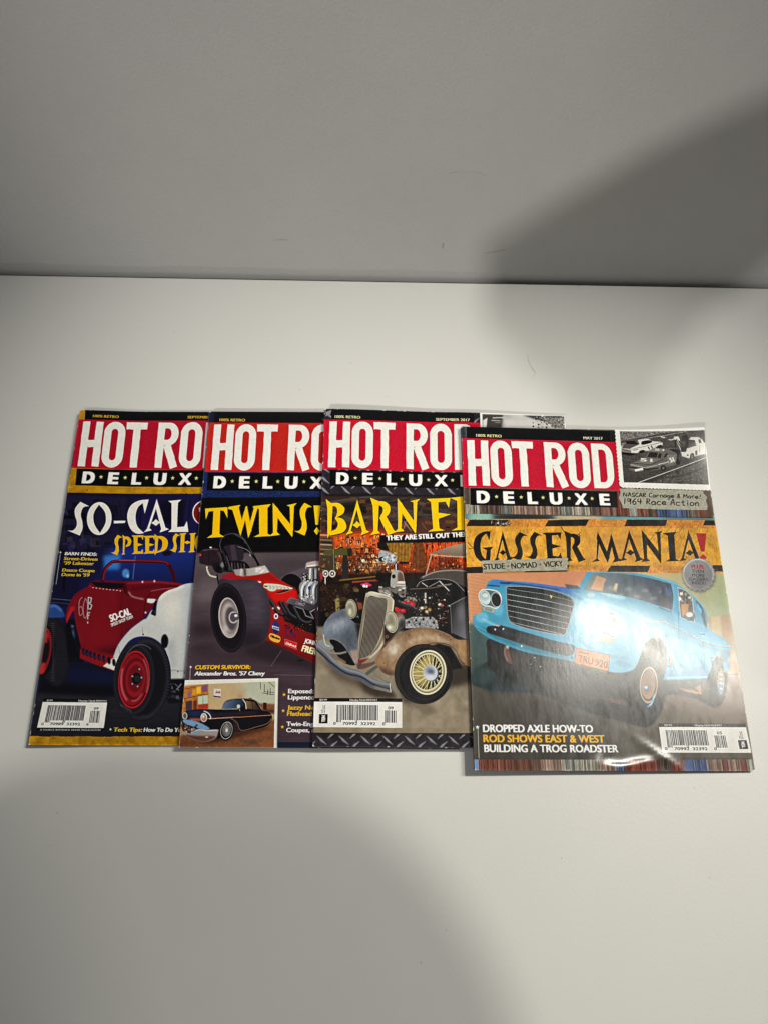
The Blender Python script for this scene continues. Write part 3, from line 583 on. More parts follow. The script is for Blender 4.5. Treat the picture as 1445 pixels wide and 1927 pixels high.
    c.poly([(80, 310), (290, 245), (340, 225), (470, 215), (520, 245), (660, 262), (672, 310), (600, 320), (520, 380), (390, 395), (250, 430), (85, 400)], W_, sm=1, b=.4)
    c.poly([(85, 320), (200, 220), (300, 205), (340, 290), (200, 355), (90, 350)], '#5c5856'); c.poly([(130, 245), (270, 240), (325, 300), (150, 285)], '#232120'); c.poly([(380, 300), (375, 250), (480, 232), (520, 265)], '#1f1d1c', sm=1)
    c.line([(80, 345), (230, 365), (660, 265)], 6, '#4a4644'); c.poly([(78, 350), (215, 378), (215, 420), (80, 400)], '#8f8c88'); c.line([(80, 372), (215, 396)], 10, '#2a2827'); c.poly([(80, 405), (330, 430), (200, 460), (80, 440)], '#151414', b=1)
    c.ell(375, 400, 48, 24, '#211f1e', rot=-12); c.ell(635, 325, 38, 22, '#211f1e', rot=-15); c.text('11', 478, 372, 540, 352, 48, '#1b1a19', .16); scrib(c, 245, 382, 315, 364, 16, '#77736f', 6, 6)
    # tow truck and two men
    c.poly([(1050, 240), (1080, 200), (1190, 205), (1230, 230), (1290, 290), (1305, 440), (1160, 470), (1060, 500), (930, 460), (940, 410), (1020, 400), (1030, 360), (1160, 320), (1140, 250)], W_, sm=0, b=.6)
    c.poly([(1060, 235), (1140, 245), (1145, 275), (1062, 265)], '#2b2928'); c.poly([(1185, 240), (1215, 232), (1240, 285), (1200, 290)], '#3f3c3a'); c.line([(1050, 345), (1170, 320)], 5, '#55524f'); c.ell(1110, 478, 34, 55, '#1b1a1a'); c.ell(1108, 478, 18, 32, '#6c6966'); c.poly([(1150, 392), (1180, 388), (1185, 455), (1155, 458)], '#262423'); c.ell(1045, 455, 12, 14, '#1b1a1a'); c.line([(1215, 320), (1212, 420)], 6, '#77736f'); c.ell(1270, 255, 12, 30, '#2b2928')
    c.line([(862, 345), (860, 225), (1010, 350)], 15, '#1a1918'); c.line([(880, 235), (960, 400)], 24, '#c8c5bf'); c.line([(870, 228), (975, 405)], 12, '#1a1918'); c.poly([(930, 330), (1025, 345), (1015, 410), (950, 405)], '#1b1a19')
    c.poly([(840, 190), (900, 190), (925, 250), (880, 225), (850, 232)], W_, sm=1); c.line([(860, 212), (800, 232), (765, 226)], 14, '#c9c5be', sm=1); c.ell(866, 172, 14, 17, '#5a504c'); c.ell(864, 162, 14, 8, '#1d1b1a')
    c.poly([(962, 180), (1020, 170), (1050, 240), (1040, 340), (1000, 350), (990, 250), (955, 262)], '#1c1a1a', sm=1); c.ell(983, 155, 16, 18, '#5a504c'); c.ell(984, 146, 17, 9, '#1d1b1a'); c.line([(965, 210), (945, 186)], 10, '#2b2828')
    # wrecked car no 51
    c.poly([(180, 640), (250, 560), (420, 480), (470, 400), (560, 350), (700, 360), (800, 350), (880, 370), (930, 400), (945, 500), (900, 580), (760, 620), (640, 660), (500, 670), (400, 640), (390, 690), (255, 695)], '#6d6a67', sm=1, b=.6)
    c.poly([(450, 480), (490, 405), (610, 415), (590, 490)], '#2b2928'); c.poly([(600, 490), (625, 425), (665, 430), (650, 500)], '#2f2d2b'); c.poly([(690, 490), (720, 430), (750, 420), (760, 470)], '#262423'); c.poly([(770, 370), (880, 370), (930, 400), (945, 520), (890, 545), (880, 430)], '#1b1a19', sm=1); c.ell(905, 545, 38, 50, '#1c1b1a'); c.ell(930, 480, 25, 60, '#454240', rot=10, b=1)
    c.poly([(480, 395), (560, 352), (710, 362), (680, 400)], '#8a8784', b=1); c.poly([(250, 575), (400, 515), (640, 510), (500, 590)], '#7b7875', b=2)
    c.line([(250, 570), (510, 592), (690, 510)], 8, '#1d1c1b'); c.line([(200, 590), (420, 640), (600, 600)], 10, '#cfccc6', b=.6); c.line([(180, 630), (450, 660), (620, 640)], 18, '#1b1a19', b=1); c.poly([(265, 665), (385, 638), (395, 670), (275, 695)], '#e2dfd8'); c.ell(690, 640, 42, 42, '#1d1c1b'); c.ell(690, 640, 20, 20, '#6a6764'); c.line([(620, 590), (860, 500)], 22, '#55524f', b=2)
    c.poly([(740, 450), (880, 440), (880, 560), (750, 590)], '#7d7a76', n=.4, ns=3, b=1)
    c.text('51', 350, 540, 530, 552, 50, W_, .16); c.text('51', 795, 560, 858, 545, 72, W_, .13); c.text('51', 560, 382, 700, 392, 30, W_, .13); scrib(c, 610, 592, 770, 548, 24, '#cfccc6', 7, 7)
    c.unclip()
    # strip of tape with the handwritten line
    c.F(1100, 770, .23875)
    tp = [(275, 615), (600, 618), (938, 622), (945, 645), (975, 672), (962, 700), (978, 735), (975, 772), (640, 776), (300, 770), (290, 735), (268, 690), (282, 650)]
    c.poly(tp, '#a8a798'); c.clip(tp); c.grain(.10, 8, 8, 9, 3); c.poly([(270, 660), (975, 672), (962, 690), (270, 690)], '#8f8e80', b=4, a=.3); c.unclip()
    H_ = '#1c1b20'
    hand(c, 'NASCAR Carnage & More!', 303, 678, 928, 684, 32, H_, 7.0, 3)
    hand(c, '1964 Race Action', 303, 738, 918, 742, 46, H_, 8.4, 8)
    # ---------- foot of the cover
    c.F(860, 1280, .20761)
    for s, x, y, X, cc in (('DROPPED AXLE HOW-TO', 222, 482, 1217, '#f1efe9'), ('ROD SHOWS EAST & WEST', 225, 573, 1322, '#f2b233'), ('BUILDING A TROG ROADSTER', 232, 662, 1447, '#f1efe9')): c.text(s, x + 4, y + 4, X + 4, y + 4, 70, '#1b1a18', .09, b=1.5, a=.7); c.text(s, x, y, X, y, 70, cc, .085)
    c.line([(176, 450), (185, 732)], 4, '#dcd8cc'); c.star(172, 438, 21, '#f1efe9')
    c.stripes([(130, 728), (1448, 728), (2720, 722), (2760, 850), (2760, 900), (130, 900)], WOOD + ['#7a4436', '#70403a'], 31, wmin=1.5, wmax=6)
    c.poly([(142, 728), (182, 728), (186, 850), (142, 850)], '#7d92b4', n=.15, ns=3); c.line([(184, 728), (188, 850)], 5, '#20222c')
    c.line([(140, 722), (2640, 716)], 8, '#3c352f', b=1.5, a=.6)
    c.F(1130, 1280, .20761); barcode(c, [(512, 395), (1312, 395), (1367, 662), (546, 663)], '0 70992 32392 0', '05', '$8.99', 'Display Until 05/19/17')
    wear(c, 4)
    return c

STROKES = { # handwriting, box 0..1 wide, 0..1 high (y down), several pen strokes each
 'N': [[(0, 1), (.08, .05)], [(.08, .05), (.75, .95), (.85, 0)]], 'A': [[(0, 1), (.5, 0), (.9, 1)], [(.2, .62), (.8, .6)]], 'S': [[(.85, .08), (.35, .05), (.15, .3), (.5, .5), (.8, .7), (.6, .97), (.05, .92)]],
 'C': [[(.9, .1), (.4, .05), (.05, .5), (.3, .95), (.9, .85)]], 'R': [[(.12, 1), (.15, .05)], [(0, .08), (.7, .1), (.7, .4), (.15, .5), (.9, 1)]], 'M': [[(0, 1), (.15, .05), (.45, .6), (.8, .05), (.95, 1)]],
 'a': [[(.8, .45), (.3, .42), (.05, .75), (.35, 1), (.75, .8), (.8, .45), (.9, 1)]], 'r': [[(.1, .45), (.15, 1)], [(.15, .65), (.45, .42), (.85, .48)]], 'n': [[(.1, .45), (.12, 1)], [(.12, .65), (.5, .42), (.8, .6), (.85, 1)]],
 'g': [[(.8, .5), (.35, .42), (.08, .7), (.4, .95), (.8, .6), (.82, 1.1), (.5, 1.4), (.1, 1.3)]], 'e': [[(.1, .72), (.8, .68), (.6, .42), (.2, .5), (.05, .8), (.4, 1), (.9, .9)]], 'o': [[(.5, .42), (.1, .6), (.2, .95), (.65, .98), (.88, .65), (.5, .42)]],
 '!': [[(.55, 0), (.45, .7)], [(.42, .93), (.46, .98)]], '&': [[(.9, 1), (.2, .3), (.45, .02), (.7, .25), (.1, .75), (.4, 1), (.85, .6)]], 'i': [[(.45, .45), (.5, 1)], [(.45, .2), (.5, .24)]], 't': [[(.4, .1), (.45, .95), (.8, .95)], [(.05, .45), (.85, .42)]],
 'c': [[(.85, .5), (.35, .42), (.08, .72), (.35, 1), (.9, .92)]], '1': [[(.5, 0), (.45, 1)]], '9': [[(.8, .1), (.3, .05), (.15, .35), (.5, .5), (.85, .1), (.75, 1)]], '6': [[(.75, 0), (.15, .55), (.3, 1), (.8, .9), (.75, .55), (.2, .6)]], '4': [[(.2, 0), (.1, .55), (.95, .5)], [(.75, 0), (.65, 1)]],
}
def scrib(c, x0, y0, x1, y1, h, colr, w, seed):
    """lettering too small to read: a row of pen marks"""
    rg = random.Random(seed); n = max(4, int(math.hypot(x1 - x0, y1 - y0) / h * 3)); pts = []
    for i in range(n + 1): pts.append((x0 + (x1 - x0) * i / n + rg.uniform(-.1, .1) * h, y0 + (y1 - y0) * i / n + (h / 2 if i % 2 else -h / 2) * rg.uniform(.5, 1)))
    for i in range(0, n, 2): c.line(pts[i:i + 3], w, colr)
def hand(c, s, x0, y0, x1, y1, h, colr, w, seed):
    rg = random.Random(seed); wd = [(.55 if ch in "1!i " else 1.05 if ch in 'MN' else .8) for ch in s]; T = sum(wd); x = x0
    for ch, k in zip(s, wd):
        a = (x1 - x0) * k / T; y = y0 + (y1 - y0) * (x - x0) / (x1 - x0) + rg.uniform(-2, 2)
        for st in STROKES.get(ch, []): c.line([(x + a * .88 * (p + rg.uniform(-.03, .03)), y - h * (1 - q)) for p, q in st], w, colr, sm=1)
        x += a
def treads(c, pts_fn, n, L, w, colr, a=1):
    for i in range(n):
        x, y, dx, dy = pts_fn(i / (n - 1)); c.line([(x, y), (x + dx * L, y + dy * L)], w, colr, a=a)

def plate(c, box, seed, k=1.0):
    """diamond tread plate"""
    x0, y0, x1, y1 = box; M = c.M.copy()
    c.poly([(x0, y0), (x1, y0), (x1, y1), (x0, y1)], '#2d2930', n=.25, ns=20)
    c.clip([(x0, y0), (x1, y0), (x1, y1), (x0, y1)]); rows = int((y1 - y0) / 55) + 2
    for r in range(-1, rows + 1):
        for i in range(-1, int((x1 - x0) / 85) + 2):
            x = x0 + i * 176 * k + (88 * k if r % 2 else 0); y = y0 + r * 46 * k + 10
            s = 1 if r % 2 else -1
            d = [(x - 38 * k, y - 36 * k * s), (x + 2, y - 12 * k * s), (x + 44 * k, y + 38 * k * s), (x - 4, y + 14 * k * s)]
            c.poly([(p + 5, q + 5) for p, q in d], '#100e12', b=1.5, a=.9); c.poly(d, '#7c7a80', b=.4); c.line([d[0], d[2]], 6, '#b9b9bd', b=.8, a=.6)
    c.unclip(); c.M = M

def art_barn():
    """the cover with the brown and grey pre-war car in a cluttered workshop"""
    c = Cover(CORNERS[2], '#2a272c')
    c.F(580, 760, .22145)
    plate(c, (60, 40, 3000, 800), 1)
    # ---------- workshop
    c.clip([(90, 780), (3000, 780), (3000, 2800), (20, 2800)])
    c.poly([(80, 775), (3000, 775), (3000, 1120), (80, 1120)], '#3a2b26', g=(600, 780, 600, 1120, '#5b3326'))
    for i, (a, b) in enumerate((((120, 860), (700, 780)), ((130, 960), (900, 800)), ((140, 1010), (1000, 930)), ((560, 860), (1100, 970)), ((700, 1010), (1320, 880)), ((900, 830), (1320, 980)), ((120, 900), (420, 1010)))):
        c.line([a, b], 26, ('#4c463f', '#2a2320', '#5b4a3c')[i % 3], b=2); c.line([(a[0], a[1] - 12), (b[0], b[1] - 12)], 6, '#7d7364', b=1, a=.6)
    c.ell(380, 890, 120, 40, '#1f1a19', b=8); c.ell(1180, 830, 90, 24, '#6a675f', b=5, a=.7); c.ell(1060, 930, 170, 34, '#4a413a', b=5); c.clutter(80, (120, 800, 1320, 1060), (8, 30), ['#2a201c', '#4a3a30', '#6a4a30', '#1c1716', '#7a4a2a', '#3c3b3c'], 7, (1.6, .6), (.4, .8))
    c.line([(810, 1000), (870, 1080)], 5, '#b9b3a8', a=.7); c.line([(835, 980), (800, 1090)], 5, '#a9a398', a=.7); c.line([(960, 1010), (1000, 1070)], 5, '#8a6a50', a=.7)
    # lit orange back wall
    c.poly([(90, 1110), (1400, 1100), (1400, 1500), (90, 1480)], '#c24a17', g=(500, 1100, 400, 1500, '#5c2410'), n=.25, ns=14)
    c.ell(400, 1170, 240, 70, '#ea6a22', b=14, a=.8); c.ell(1180, 1230, 160, 90, '#e8551f', b=14, a=.8); c.ell(560, 1110, 120, 30, '#d5401c', b=10)
    c.poly([(100, 1130), (220, 1140), (230, 1480), (100, 1500)], '#4b3a2c', b=4)
    for i in range(9): c.line([(112, 1120 + i * 20), (212, 1126 + i * 20)], 11, ('#b9a68a', '#5b4a38', '#8c7a60', '#2b2420')[i % 4], b=.7)
    for i in range(13):
        x = 320 + i * 9 + (20 if i > 6 else 0); c.line([(x, 1140), (x + 4, 1205)], 4, '#e7d8c8' if i % 2 else '#4a2418', b=.5)
    for i in range(10): c.line([(450 + i * 12, 1225), (452 + i * 12, 1300 - (i % 3) * 10)], 5, '#4c2a1c', b=.5)
    c.clutter(240, (230, 1120, 700, 1420), (3, 14), ['#3a1a10', '#e8742c', '#f09040', '#2a1410', '#8c3a1a', '#c9b090', '#5b2a18'], 2, (1, 1.4), (.5, 1))
    c.clutter(150, (890, 1120, 1330, 1420), (3, 14), ['#3a1a10', '#e8642c', '#f08040', '#2a1410', '#8c3a1a', '#d04a20'], 3, (1, 1.5), (.5, 1))
    for i in range(6): c.line([(1100, 1325 + i * 24), (1250, 1320 + i * 24)], 7, '#d4531f', b=.6)
    c.poly([(1100, 1300), (1260, 1300), (1260, 1440), (1100, 1440)], '#3a1a14', a=.5, b=2)
    c.clutter(150, (120, 1320, 720, 1470), (4, 16), ['#b9a68a', '#d8cbb0', '#3a2a20', '#1c1614', '#8a5a34', '#77705f', '#e0c070', '#51483c'], 4, (1, 1.2), (.6, 1))
    c.clutter(420, (230, 1120, 900, 1440), (1.5, 6), ['#1c0c08', '#f29a4c', '#e8641e', '#2a1410', '#6c2a12', '#f4d0a0', '#120a08'], 22, (1, 1.6), (.5, 1)); c.clutter(260, (890, 1120, 1330, 1420), (1.5, 6), ['#1c0c08', '#f29a4c', '#2a1410', '#5c2010', '#f6b070'], 23, (1, 1.6), (.5, 1))
    for i in range(5): c.line([(250 + i * 3, 1240 + i * 42), (700, 1225 + i * 44)], 4, '#2a140c', a=.8); c.line([(252, 1236 + i * 42), (700, 1221 + i * 44)], 2, '#c9763a', a=.6)
    for i in range(7): x = 940 + i * 54; c.line([(x, 1170), (x + 6, 1420)], 6, '#4a1a0c', a=.8)
    # bench, drill press, cowhides
    c.poly([(90, 1470), (620, 1440), (1000, 1430), (1000, 1900), (90, 1900)], '#231814', g=(500, 1450, 500, 1800, '#171213'), n=.3, ns=16, b=3)
    c.poly([(150, 1255), (330, 1230), (380, 1260), (360, 1290), (160, 1290)], '#55532f', sm=1, b=1); c.poly([(340, 1230), (380, 1240), (376, 1300), (340, 1300)], '#2a2a20', b=1)
    c.poly([(210, 1280), (232, 1280), (240, 1480), (205, 1480)], '#3b3a30'); c.poly([(300, 1290), (340, 1290), (350, 1500), (290, 1500)], '#2b2a28'); c.line([(222, 1240), (226, 1440)], 6, '#8a7a5a')
    for x in (155, 212): c.ell(x, 1448, 27, 30, '#c9c6bc'); c.ell(x, 1448, 17, 20, '#5c5a54' if x < 200 else '#241d1a'); c.ell(x, 1448, 7, 8, '#e8e4da')
    c.line([(152, 1470), (152, 1640)], 9, '#c2bfb6'); c.poly([(108, 1440), (135, 1450), (130, 1500), (108, 1500)], '#9c2f3c', b=1)
    c.line([(270, 1505), (580, 1470)], 9, '#c9902c', b=1, a=.8); c.line([(370, 1520), (610, 1500)], 14, '#a8502c', b=1.5, a=.9); c.poly([(575, 1440), (700, 1440), (700, 1535), (575, 1500)], '#16110f', b=1)
    c.poly([(120, 1540), (360, 1540), (400, 1700), (120, 1760)], '#2b1d18', b=3); c.clutter(60, (110, 1540, 420, 1800), (8, 26), ['#3a2a20', '#5a3a24', '#1a1412', '#6a5a3a', '#44291f'], 6, (1, 1), (.4, .8)); c.poly([(232, 1660), (270, 1655), (272, 1760), (240, 1765)], '#8f8450', b=1)
    for x, y in ((470, 1535), (500, 1528), (520, 1540)): c.ell(x, y + 4, 22, 10, '#d83a78', b=1)
    c.ell(478, 1552, 12, 12, '#e4e1da'); c.ell(500, 1554, 10, 12, '#d8d5ce')
    hide = [(660, 1175), (740, 1180), (800, 1170), (880, 1180), (870, 1240), (850, 1330), (790, 1345), (740, 1330), (700, 1280), (660, 1230)]
    c.poly(hide, '#93691f', sm=1, n=.3, ns=8); c.clip(hide, 1)
    for i in range(7): c.line([(690 + i * 26, 1180), (680 + i * 27, 1345)], 9, '#6a4a1a', b=2, a=.6); c.line([(700 + i * 26, 1180), (692 + i * 27, 1345)], 5, '#c99a3c', b=1.5, a=.6)
    c.clip([(90, 780), (3000, 780), (3000, 2800), (20, 2800)])
    c.poly([(900, 1190), (950, 1170), (985, 1240), (990, 1400), (950, 1420), (890, 1380), (885, 1290)], '#6b3d1c', sm=1, n=.3, ns=8); c.line([(930, 1200), (925, 1400)], 9, '#93552a', b=2)
    c.poly([(590, 1180), (660, 1180), (690, 1250), (640, 1250), (590, 1230)], '#191614'); c.poly([(620, 1250), (740, 1290), (735, 1350), (640, 1350), (600, 1325)], '#a6aeb4', sm=1, b=.6); c.ell(625, 1325, 26, 22, '#2b2c30'); c.ell(650, 1322, 20, 18, '#c8ced2'); c.ell(650, 1322, 10, 9, '#3a3b40'); c.ell(715, 1310, 20, 28, '#d4d8da', b=.6); c.clutter(30, (610, 1270, 740, 1360), (3, 9), ['#dfe3e4', '#4a4c52', '#8e949a', '#1c1c20'], 9)
    c.poly([(732, 1360), (765, 1360), (765, 1430), (732, 1430)], '#30323a'); c.line([(742, 1360), (742, 1430)], 8, '#d2d4d6'); c.poly([(710, 1430), (790, 1425), (810, 1480), (815, 1580), (705, 1590)], '#a9a6a0', sm=1); c.poly([(760, 1440), (800, 1450), (812, 1560), (765, 1570)], '#6e5446', sm=1, b=2); c.ell(722, 1468, 16, 18, '#1c1b1e'); c.poly([(770, 1340), (850, 1345), (850, 1362), (770, 1362)], '#14100f')
    # floor
    c.poly([(60, 1900), (3000, 1700), (3000, 2840), (0, 2840)], '#7c7263', g=(700, 1800, 700, 2380, '#9a8e7a'), n=.12, ns=26, b=3)
    c.F(580, 1080, .22145)
    for i in range(14): c.line([(100 + i * 16, 540 + i * 6), (200 + i * 10, 590 + i * 3)], 7, '#9a7c48', a=.5, b=1.5)
    c.poly([(60, 880), (420, 900), (520, 1030), (60, 1060)], '#8d8373', b=10, a=.6); c.poly([(420, 900), (700, 990), (760, 1060), (560, 1050), (480, 1000)], '#33291f', b=6, a=.8)
    c.poly([(740, 880), (1340, 760), (1400, 780), (1400, 920), (1160, 980), (1000, 1100), (800, 1100)], '#2e261f', b=9, a=.85); c.poly([(840, 1110), (1000, 1100), (1100, 1180), (980, 1200)], '#6a5f4f', b=6, a=.6)
    # ---------- the car: cowl, engine bay
    c.poly([(880, 60), (1000, 30), (1340, 20), (1380, 130), (1380, 560), (1200, 560), (760, 480), (760, 250)], '#1b1718', sm=0, b=4)
    c.poly([(1020, -170), (1180, -230), (1360, -270), (1400, -270), (1400, -140), (1100, -170), (1040, -165)], '#a1917e', g=(1180, -240, 1180, -160, '#7d6d5e')); c.line([(1030, -165), (1180, -150), (1400, -140)], 9, '#c9bba6', b=.8); c.line([(1040, -160), (985, 40)], 9, '#b5a088'); c.line([(1052, -160), (1000, 40)], 3, '#33261f'); c.line([(1340, -150), (1360, -20)], 16, '#8c7d6c', b=1)
    c.poly([(940, 40), (1080, -25), (1250, -40), (1400, -20), (1400, 160), (1300, 100), (1100, 40)], '#514a47', sm=1, b=1); c.line([(960, 30), (1080, -18), (1250, -30), (1400, -8)], 9, '#a79f98', sm=1, b=1.2)
    c.poly([(870, 140), (950, 60), (1080, 40), (1220, 60), (1310, 140), (1330, 200), (1200, 200), (1000, 180)], '#19181b', sm=1, b=1); c.line([(915, 110), (960, 60), (1080, 42), (1220, 60), (1320, 150)], 5, '#8d8a88', sm=1); c.line([(960, 75), (1010, 110)], 6, '#b9b6b0'); c.line([(1105, 58), (1190, 145)], 9, '#bcb9b2'); c.line([(1110, 60), (1020, 110)], 5, '#8f8c88'); c.line([(1090, 100), (1210, 85)], 5, '#8f8c88'); c.line([(860, 130), (1040, 120), (1200, 92)], 4, '#8c7360')
    c.poly([(1200, 260), (1330, 190), (1400, 170), (1400, 560), (1330, 555), (1210, 500)], '#2b2a2d', g=(1210, 300, 1400, 400, '#7c7d82')); c.line([(1202, 262), (1330, 196)], 6, '#96979a', b=.6); c.ell(1290, 330, 34, 80, '#8e8f95', b=10, a=.6); c.line([(1200, 260), (1210, 505)], 5, '#6c6b6c')
    rg = random.Random(4)
    c.clutter(110, (830, 160, 1190, 420), (3, 12), ['#0e0d0e', '#2a2624', '#5a5450', '#17181a', '#8a7a50', '#c8c4bc'], 12, (1.2, .8), (.5, .9))
    for x, y in ((800, 250), (850, 240), (880, 260), (760, 310), (800, 315), (740, 300)): c.ell(x, y, 26, 17, '#c7202c', b=.8); c.ell(x - 5, y - 6, 9, 5, '#ee6a68', b=.8)
    for x, y in ((800, 190), (850, 205), (830, 225), (880, 210), (900, 225)): c.ell(x, y, 20, 10, '#a9a49a', b=.6); c.ell(x, y + 3, 10, 5, '#3a302c', b=.5)
    c.line([(750, 225), (800, 260), (870, 280), (925, 310), (930, 350)], 26, '#2a2b30', sm=1); c.line([(752, 218), (800, 250), (870, 270), (920, 300)], 6, '#7b7d86', sm=1, b=1)
    c.line([(820, 310), (850, 360), (900, 385)], 7, '#17161a', sm=1); c.line([(990, 160), (992, 250)], 14, '#9b9a98'); c.line([(986, 160), (988, 250)], 4, '#e5e4e0')
    for x, y, q in ((1025, 305, '#b58a3c'), (1000, 320, '#c9bd9a'), (960, 290, '#d8d2c4'), (990, 285, '#8a7a4a'), (1110, 260, '#d9d5cc'), (1130, 268, '#a35a4a')): c.ell(x, y, 15, 13, q, b=.5)
    # cylinder head
    hd = [(820, 390), (880, 365), (1050, 365), (1090, 400), (1100, 465), (960, 460), (820, 462)]
    c.poly(hd, '#9a9c9e', n=.2, ns=5); c.clip(hd)
    for i in range(34):
        x, y = rg.uniform(820, 1100), rg.uniform(370, 460); c.line([(x, y), (x + rg.uniform(6, 26), y + rg.uniform(-4, 8))], 4.5, rg.choice(['#2b2b2e', '#e4e5e4', '#4a4a4e']), a=.8)
    c.unclip()
    for x, y in ((850, 410), (910, 395), (970, 385), (1030, 375), (940, 425), (1060, 415)): c.ell(x, y, 9, 12, '#161518', b=.4); c.line([(x, y), (x + 14, y - 30)], 4, '#1a191b', sm=0)
    # carburettor cap and radiator top
    c.poly([(600, 130), (760, 110), (830, 140), (780, 190), (640, 190)], '#74706a', sm=1, b=1); c.clutter(50, (600, 110, 830, 190), (4, 14), ['#d6d3cc', '#2b2826', '#8c8880', '#a9a59c', '#57524c'], 14, (1.4, .7))
    c.poly([(748, 70), (818, 72), (820, 108), (750, 108)], '#b9b7b0'); c.ell(784, 72, 35, 9, '#dcdad2'); c.line([(750, 90), (820, 92)], 4, '#4c4a46'); c.poly([(700, 150), (770, 185), (760, 230), (730, 220)], '#1c1b1c')
    c.clutter(170, (830, 160, 1200, 470), (1.5, 7), ['#0a0909', '#6c6762', '#3a3734', '#d8d4cc', '#8a6a44', '#a8322c', '#1c1b1d'], 32, (1.2, .8), (.5, .9)); c.clutter(120, (100, 60, 420, 330), (2, 9), ['#0d0a09', '#3c2c20', '#5c4028', '#17110e', '#6c5a34', '#281a14'], 33, (1, 1.1), (.5, .9))
    # left fender and lamp
    lf = [(120, 525), (135, 450), (170, 385), (230, 330), (330, 298), (400, 330), (450, 420), (450, 600), (430, 780), (400, 770), (360, 700), (300, 610), (230, 565), (160, 560), (160, 560)]
    c.poly([(190, 560), (300, 580), (380, 700), (400, 780), (300, 755), (220, 650)], '#181516', sm=1)
    c.line([(180, 600), (220, 690), (320, 760)], 22, '#7c6a5e', sm=1, b=1)
    c.poly(lf, '#6c7480', sm=1); c.clip(lf, 1); c.ell(245, 420, 90, 70, '#aab3bf', b=16, a=.85); c.ell(240, 370, 100, 20, '#2f333c', b=10, a=.7, rot=-25); c.ell(150, 500, 22, 40, '#a5adb8', b=9, a=.7); c.ell(350, 560, 60, 100, '#4a4f59', b=16, a=.8); c.poly([(400, 420), (455, 430), (455, 560), (430, 560)], '#1d1b1d', b=5); c.poly([(360, 655), (420, 650), (425, 760), (395, 770), (370, 700)], '#a98f84', b=3); c.line(lf[9:15], 6, '#8f837c', sm=1, b=1); c.grain(.10, 12, 8, 15, 3); c.unclip()
    c.poly([(365, 390), (400, 370), (455, 380), (450, 430), (400, 420)], '#131214', b=1); c.poly([(410, 240), (460, 250), (468, 300), (430, 310)], '#8a4a34', b=2)
    c.ell(390, 300, 38, 78, '#2e2a28', rot=-6); c.ell(368, 300, 47, 82, '#a39d8c', rot=-6); c.ell(366, 300, 42, 77, '#2e2b28', rot=-6, hole=.93); c.ell(365, 300, 39, 72, '#77715c', rot=-6, r=(352, 325, 66, '#b5b09a')); c.poly([(340, 260), (380, 250), (375, 350), (350, 330)], '#77715e', b=3, a=.6); c.ell(358, 325, 16, 30, '#eae8da', b=3, a=.8)
    # grille shell
    sh = [(488, 190), (505, 165), (540, 152), (600, 165), (680, 185), (715, 215), (725, 250), (700, 400), (640, 600), (560, 700), (470, 755), (425, 775), (425, 775), (425, 600), (450, 420)]
    c.poly([(700, 205), (735, 240), (730, 330), (690, 430), (640, 560), (700, 400)], '#26221f', b=1)
    c.poly(sh, '#aca48f', sm=1); c.clip(sh, 1); c.line([(500, 200), (455, 430), (430, 760)], 16, '#6f6857', b=2.5); c.line([(560, 158), (690, 195), (718, 240), (690, 420), (620, 610), (520, 715)], 9, '#dcd6c4', sm=1, b=1.5); c.ell(560, 170, 60, 16, '#d9d3c2', b=5, a=.9, rot=8); c.line([(660, 450), (600, 610), (520, 700)], 14, '#6b4f42', sm=1, b=2.5, a=.7); c.poly([(420, 735), (520, 715), (470, 770), (420, 790)], '#7c2f2a', b=3); c.unclip()
    gi = [(512, 202), (600, 205), (655, 212), (668, 240), (655, 360), (615, 520), (560, 640), (500, 705), (435, 722), (435, 722), (455, 560), (480, 380)]
    c.poly(gi, '#1d1819', sm=1); c.clip(gi, 1)
    for i in range(19): c.line([(512 + i * 9.4, 195), (428 + i * 11.0, 735)], 4.0, '#9d958a'); c.line([(515 + i * 9.4, 195), (431 + i * 11.0, 735)], 1.5, '#0a0809')
    c.poly([(500, 300), (670, 250), (640, 560), (470, 600)], '#5a3f3a', b=14, a=.25); c.unclip()
    c.poly([(415, 770), (470, 765), (560, 745), (600, 690), (640, 600), (660, 620), (600, 740), (500, 800), (430, 812)], '#6d4f43', sm=1, b=1); c.poly([(640, 430), (700, 440), (760, 480), (700, 560), (640, 600)], '#33231f', b=3); c.ell(665, 535, 11, 13, '#8c6a5a'); c.ell(665, 535, 6, 8, '#1c1412'); c.line([(425, 806), (450, 760)], 8, '#36406a', b=1.5)
    # right fender
    rf = [(565, 745), (600, 680), (680, 590), (760, 520), (850, 475), (960, 455), (1060, 465), (1180, 510), (1260, 560), (1400, 580), (1400, 780), (1320, 772), (1280, 740), (1240, 650), (1180, 605), (1100, 590), (1020, 600), (940, 650), (870, 730), (810, 810), (740, 862), (660, 858), (600, 810)]
    c.poly([(860, 760), (950, 650), (1100, 590), (1200, 620), (1260, 720), (1300, 800), (1200, 820)], '#100e0f', b=2)
    c.poly(rf, '#97795c', sm=1); c.clip(rf, 1)
    c.ell(720, 640, 60, 75, '#c9bfae', b=16, a=.85, rot=30); c.ell(720, 650, 24, 36, '#e6e0d4', b=9, a=.7, rot=30); c.line([(840, 600), (940, 545), (1060, 540), (1180, 590)], 28, '#e2d4b8', sm=1, b=8, a=.85); c.line([(760, 520), (900, 470), (1060, 478), (1200, 540)], 14, '#4e3a2d', sm=1, b=6, a=.8); c.ell(980, 500, 60, 14, '#b59a70', b=7, a=.7); c.poly([(580, 780), (700, 830), (760, 850), (660, 870)], '#5a3a34', b=6, a=.9); c.poly([(1240, 570), (1400, 590), (1400, 770), (1320, 760)], '#b08f64', b=8, a=.8)
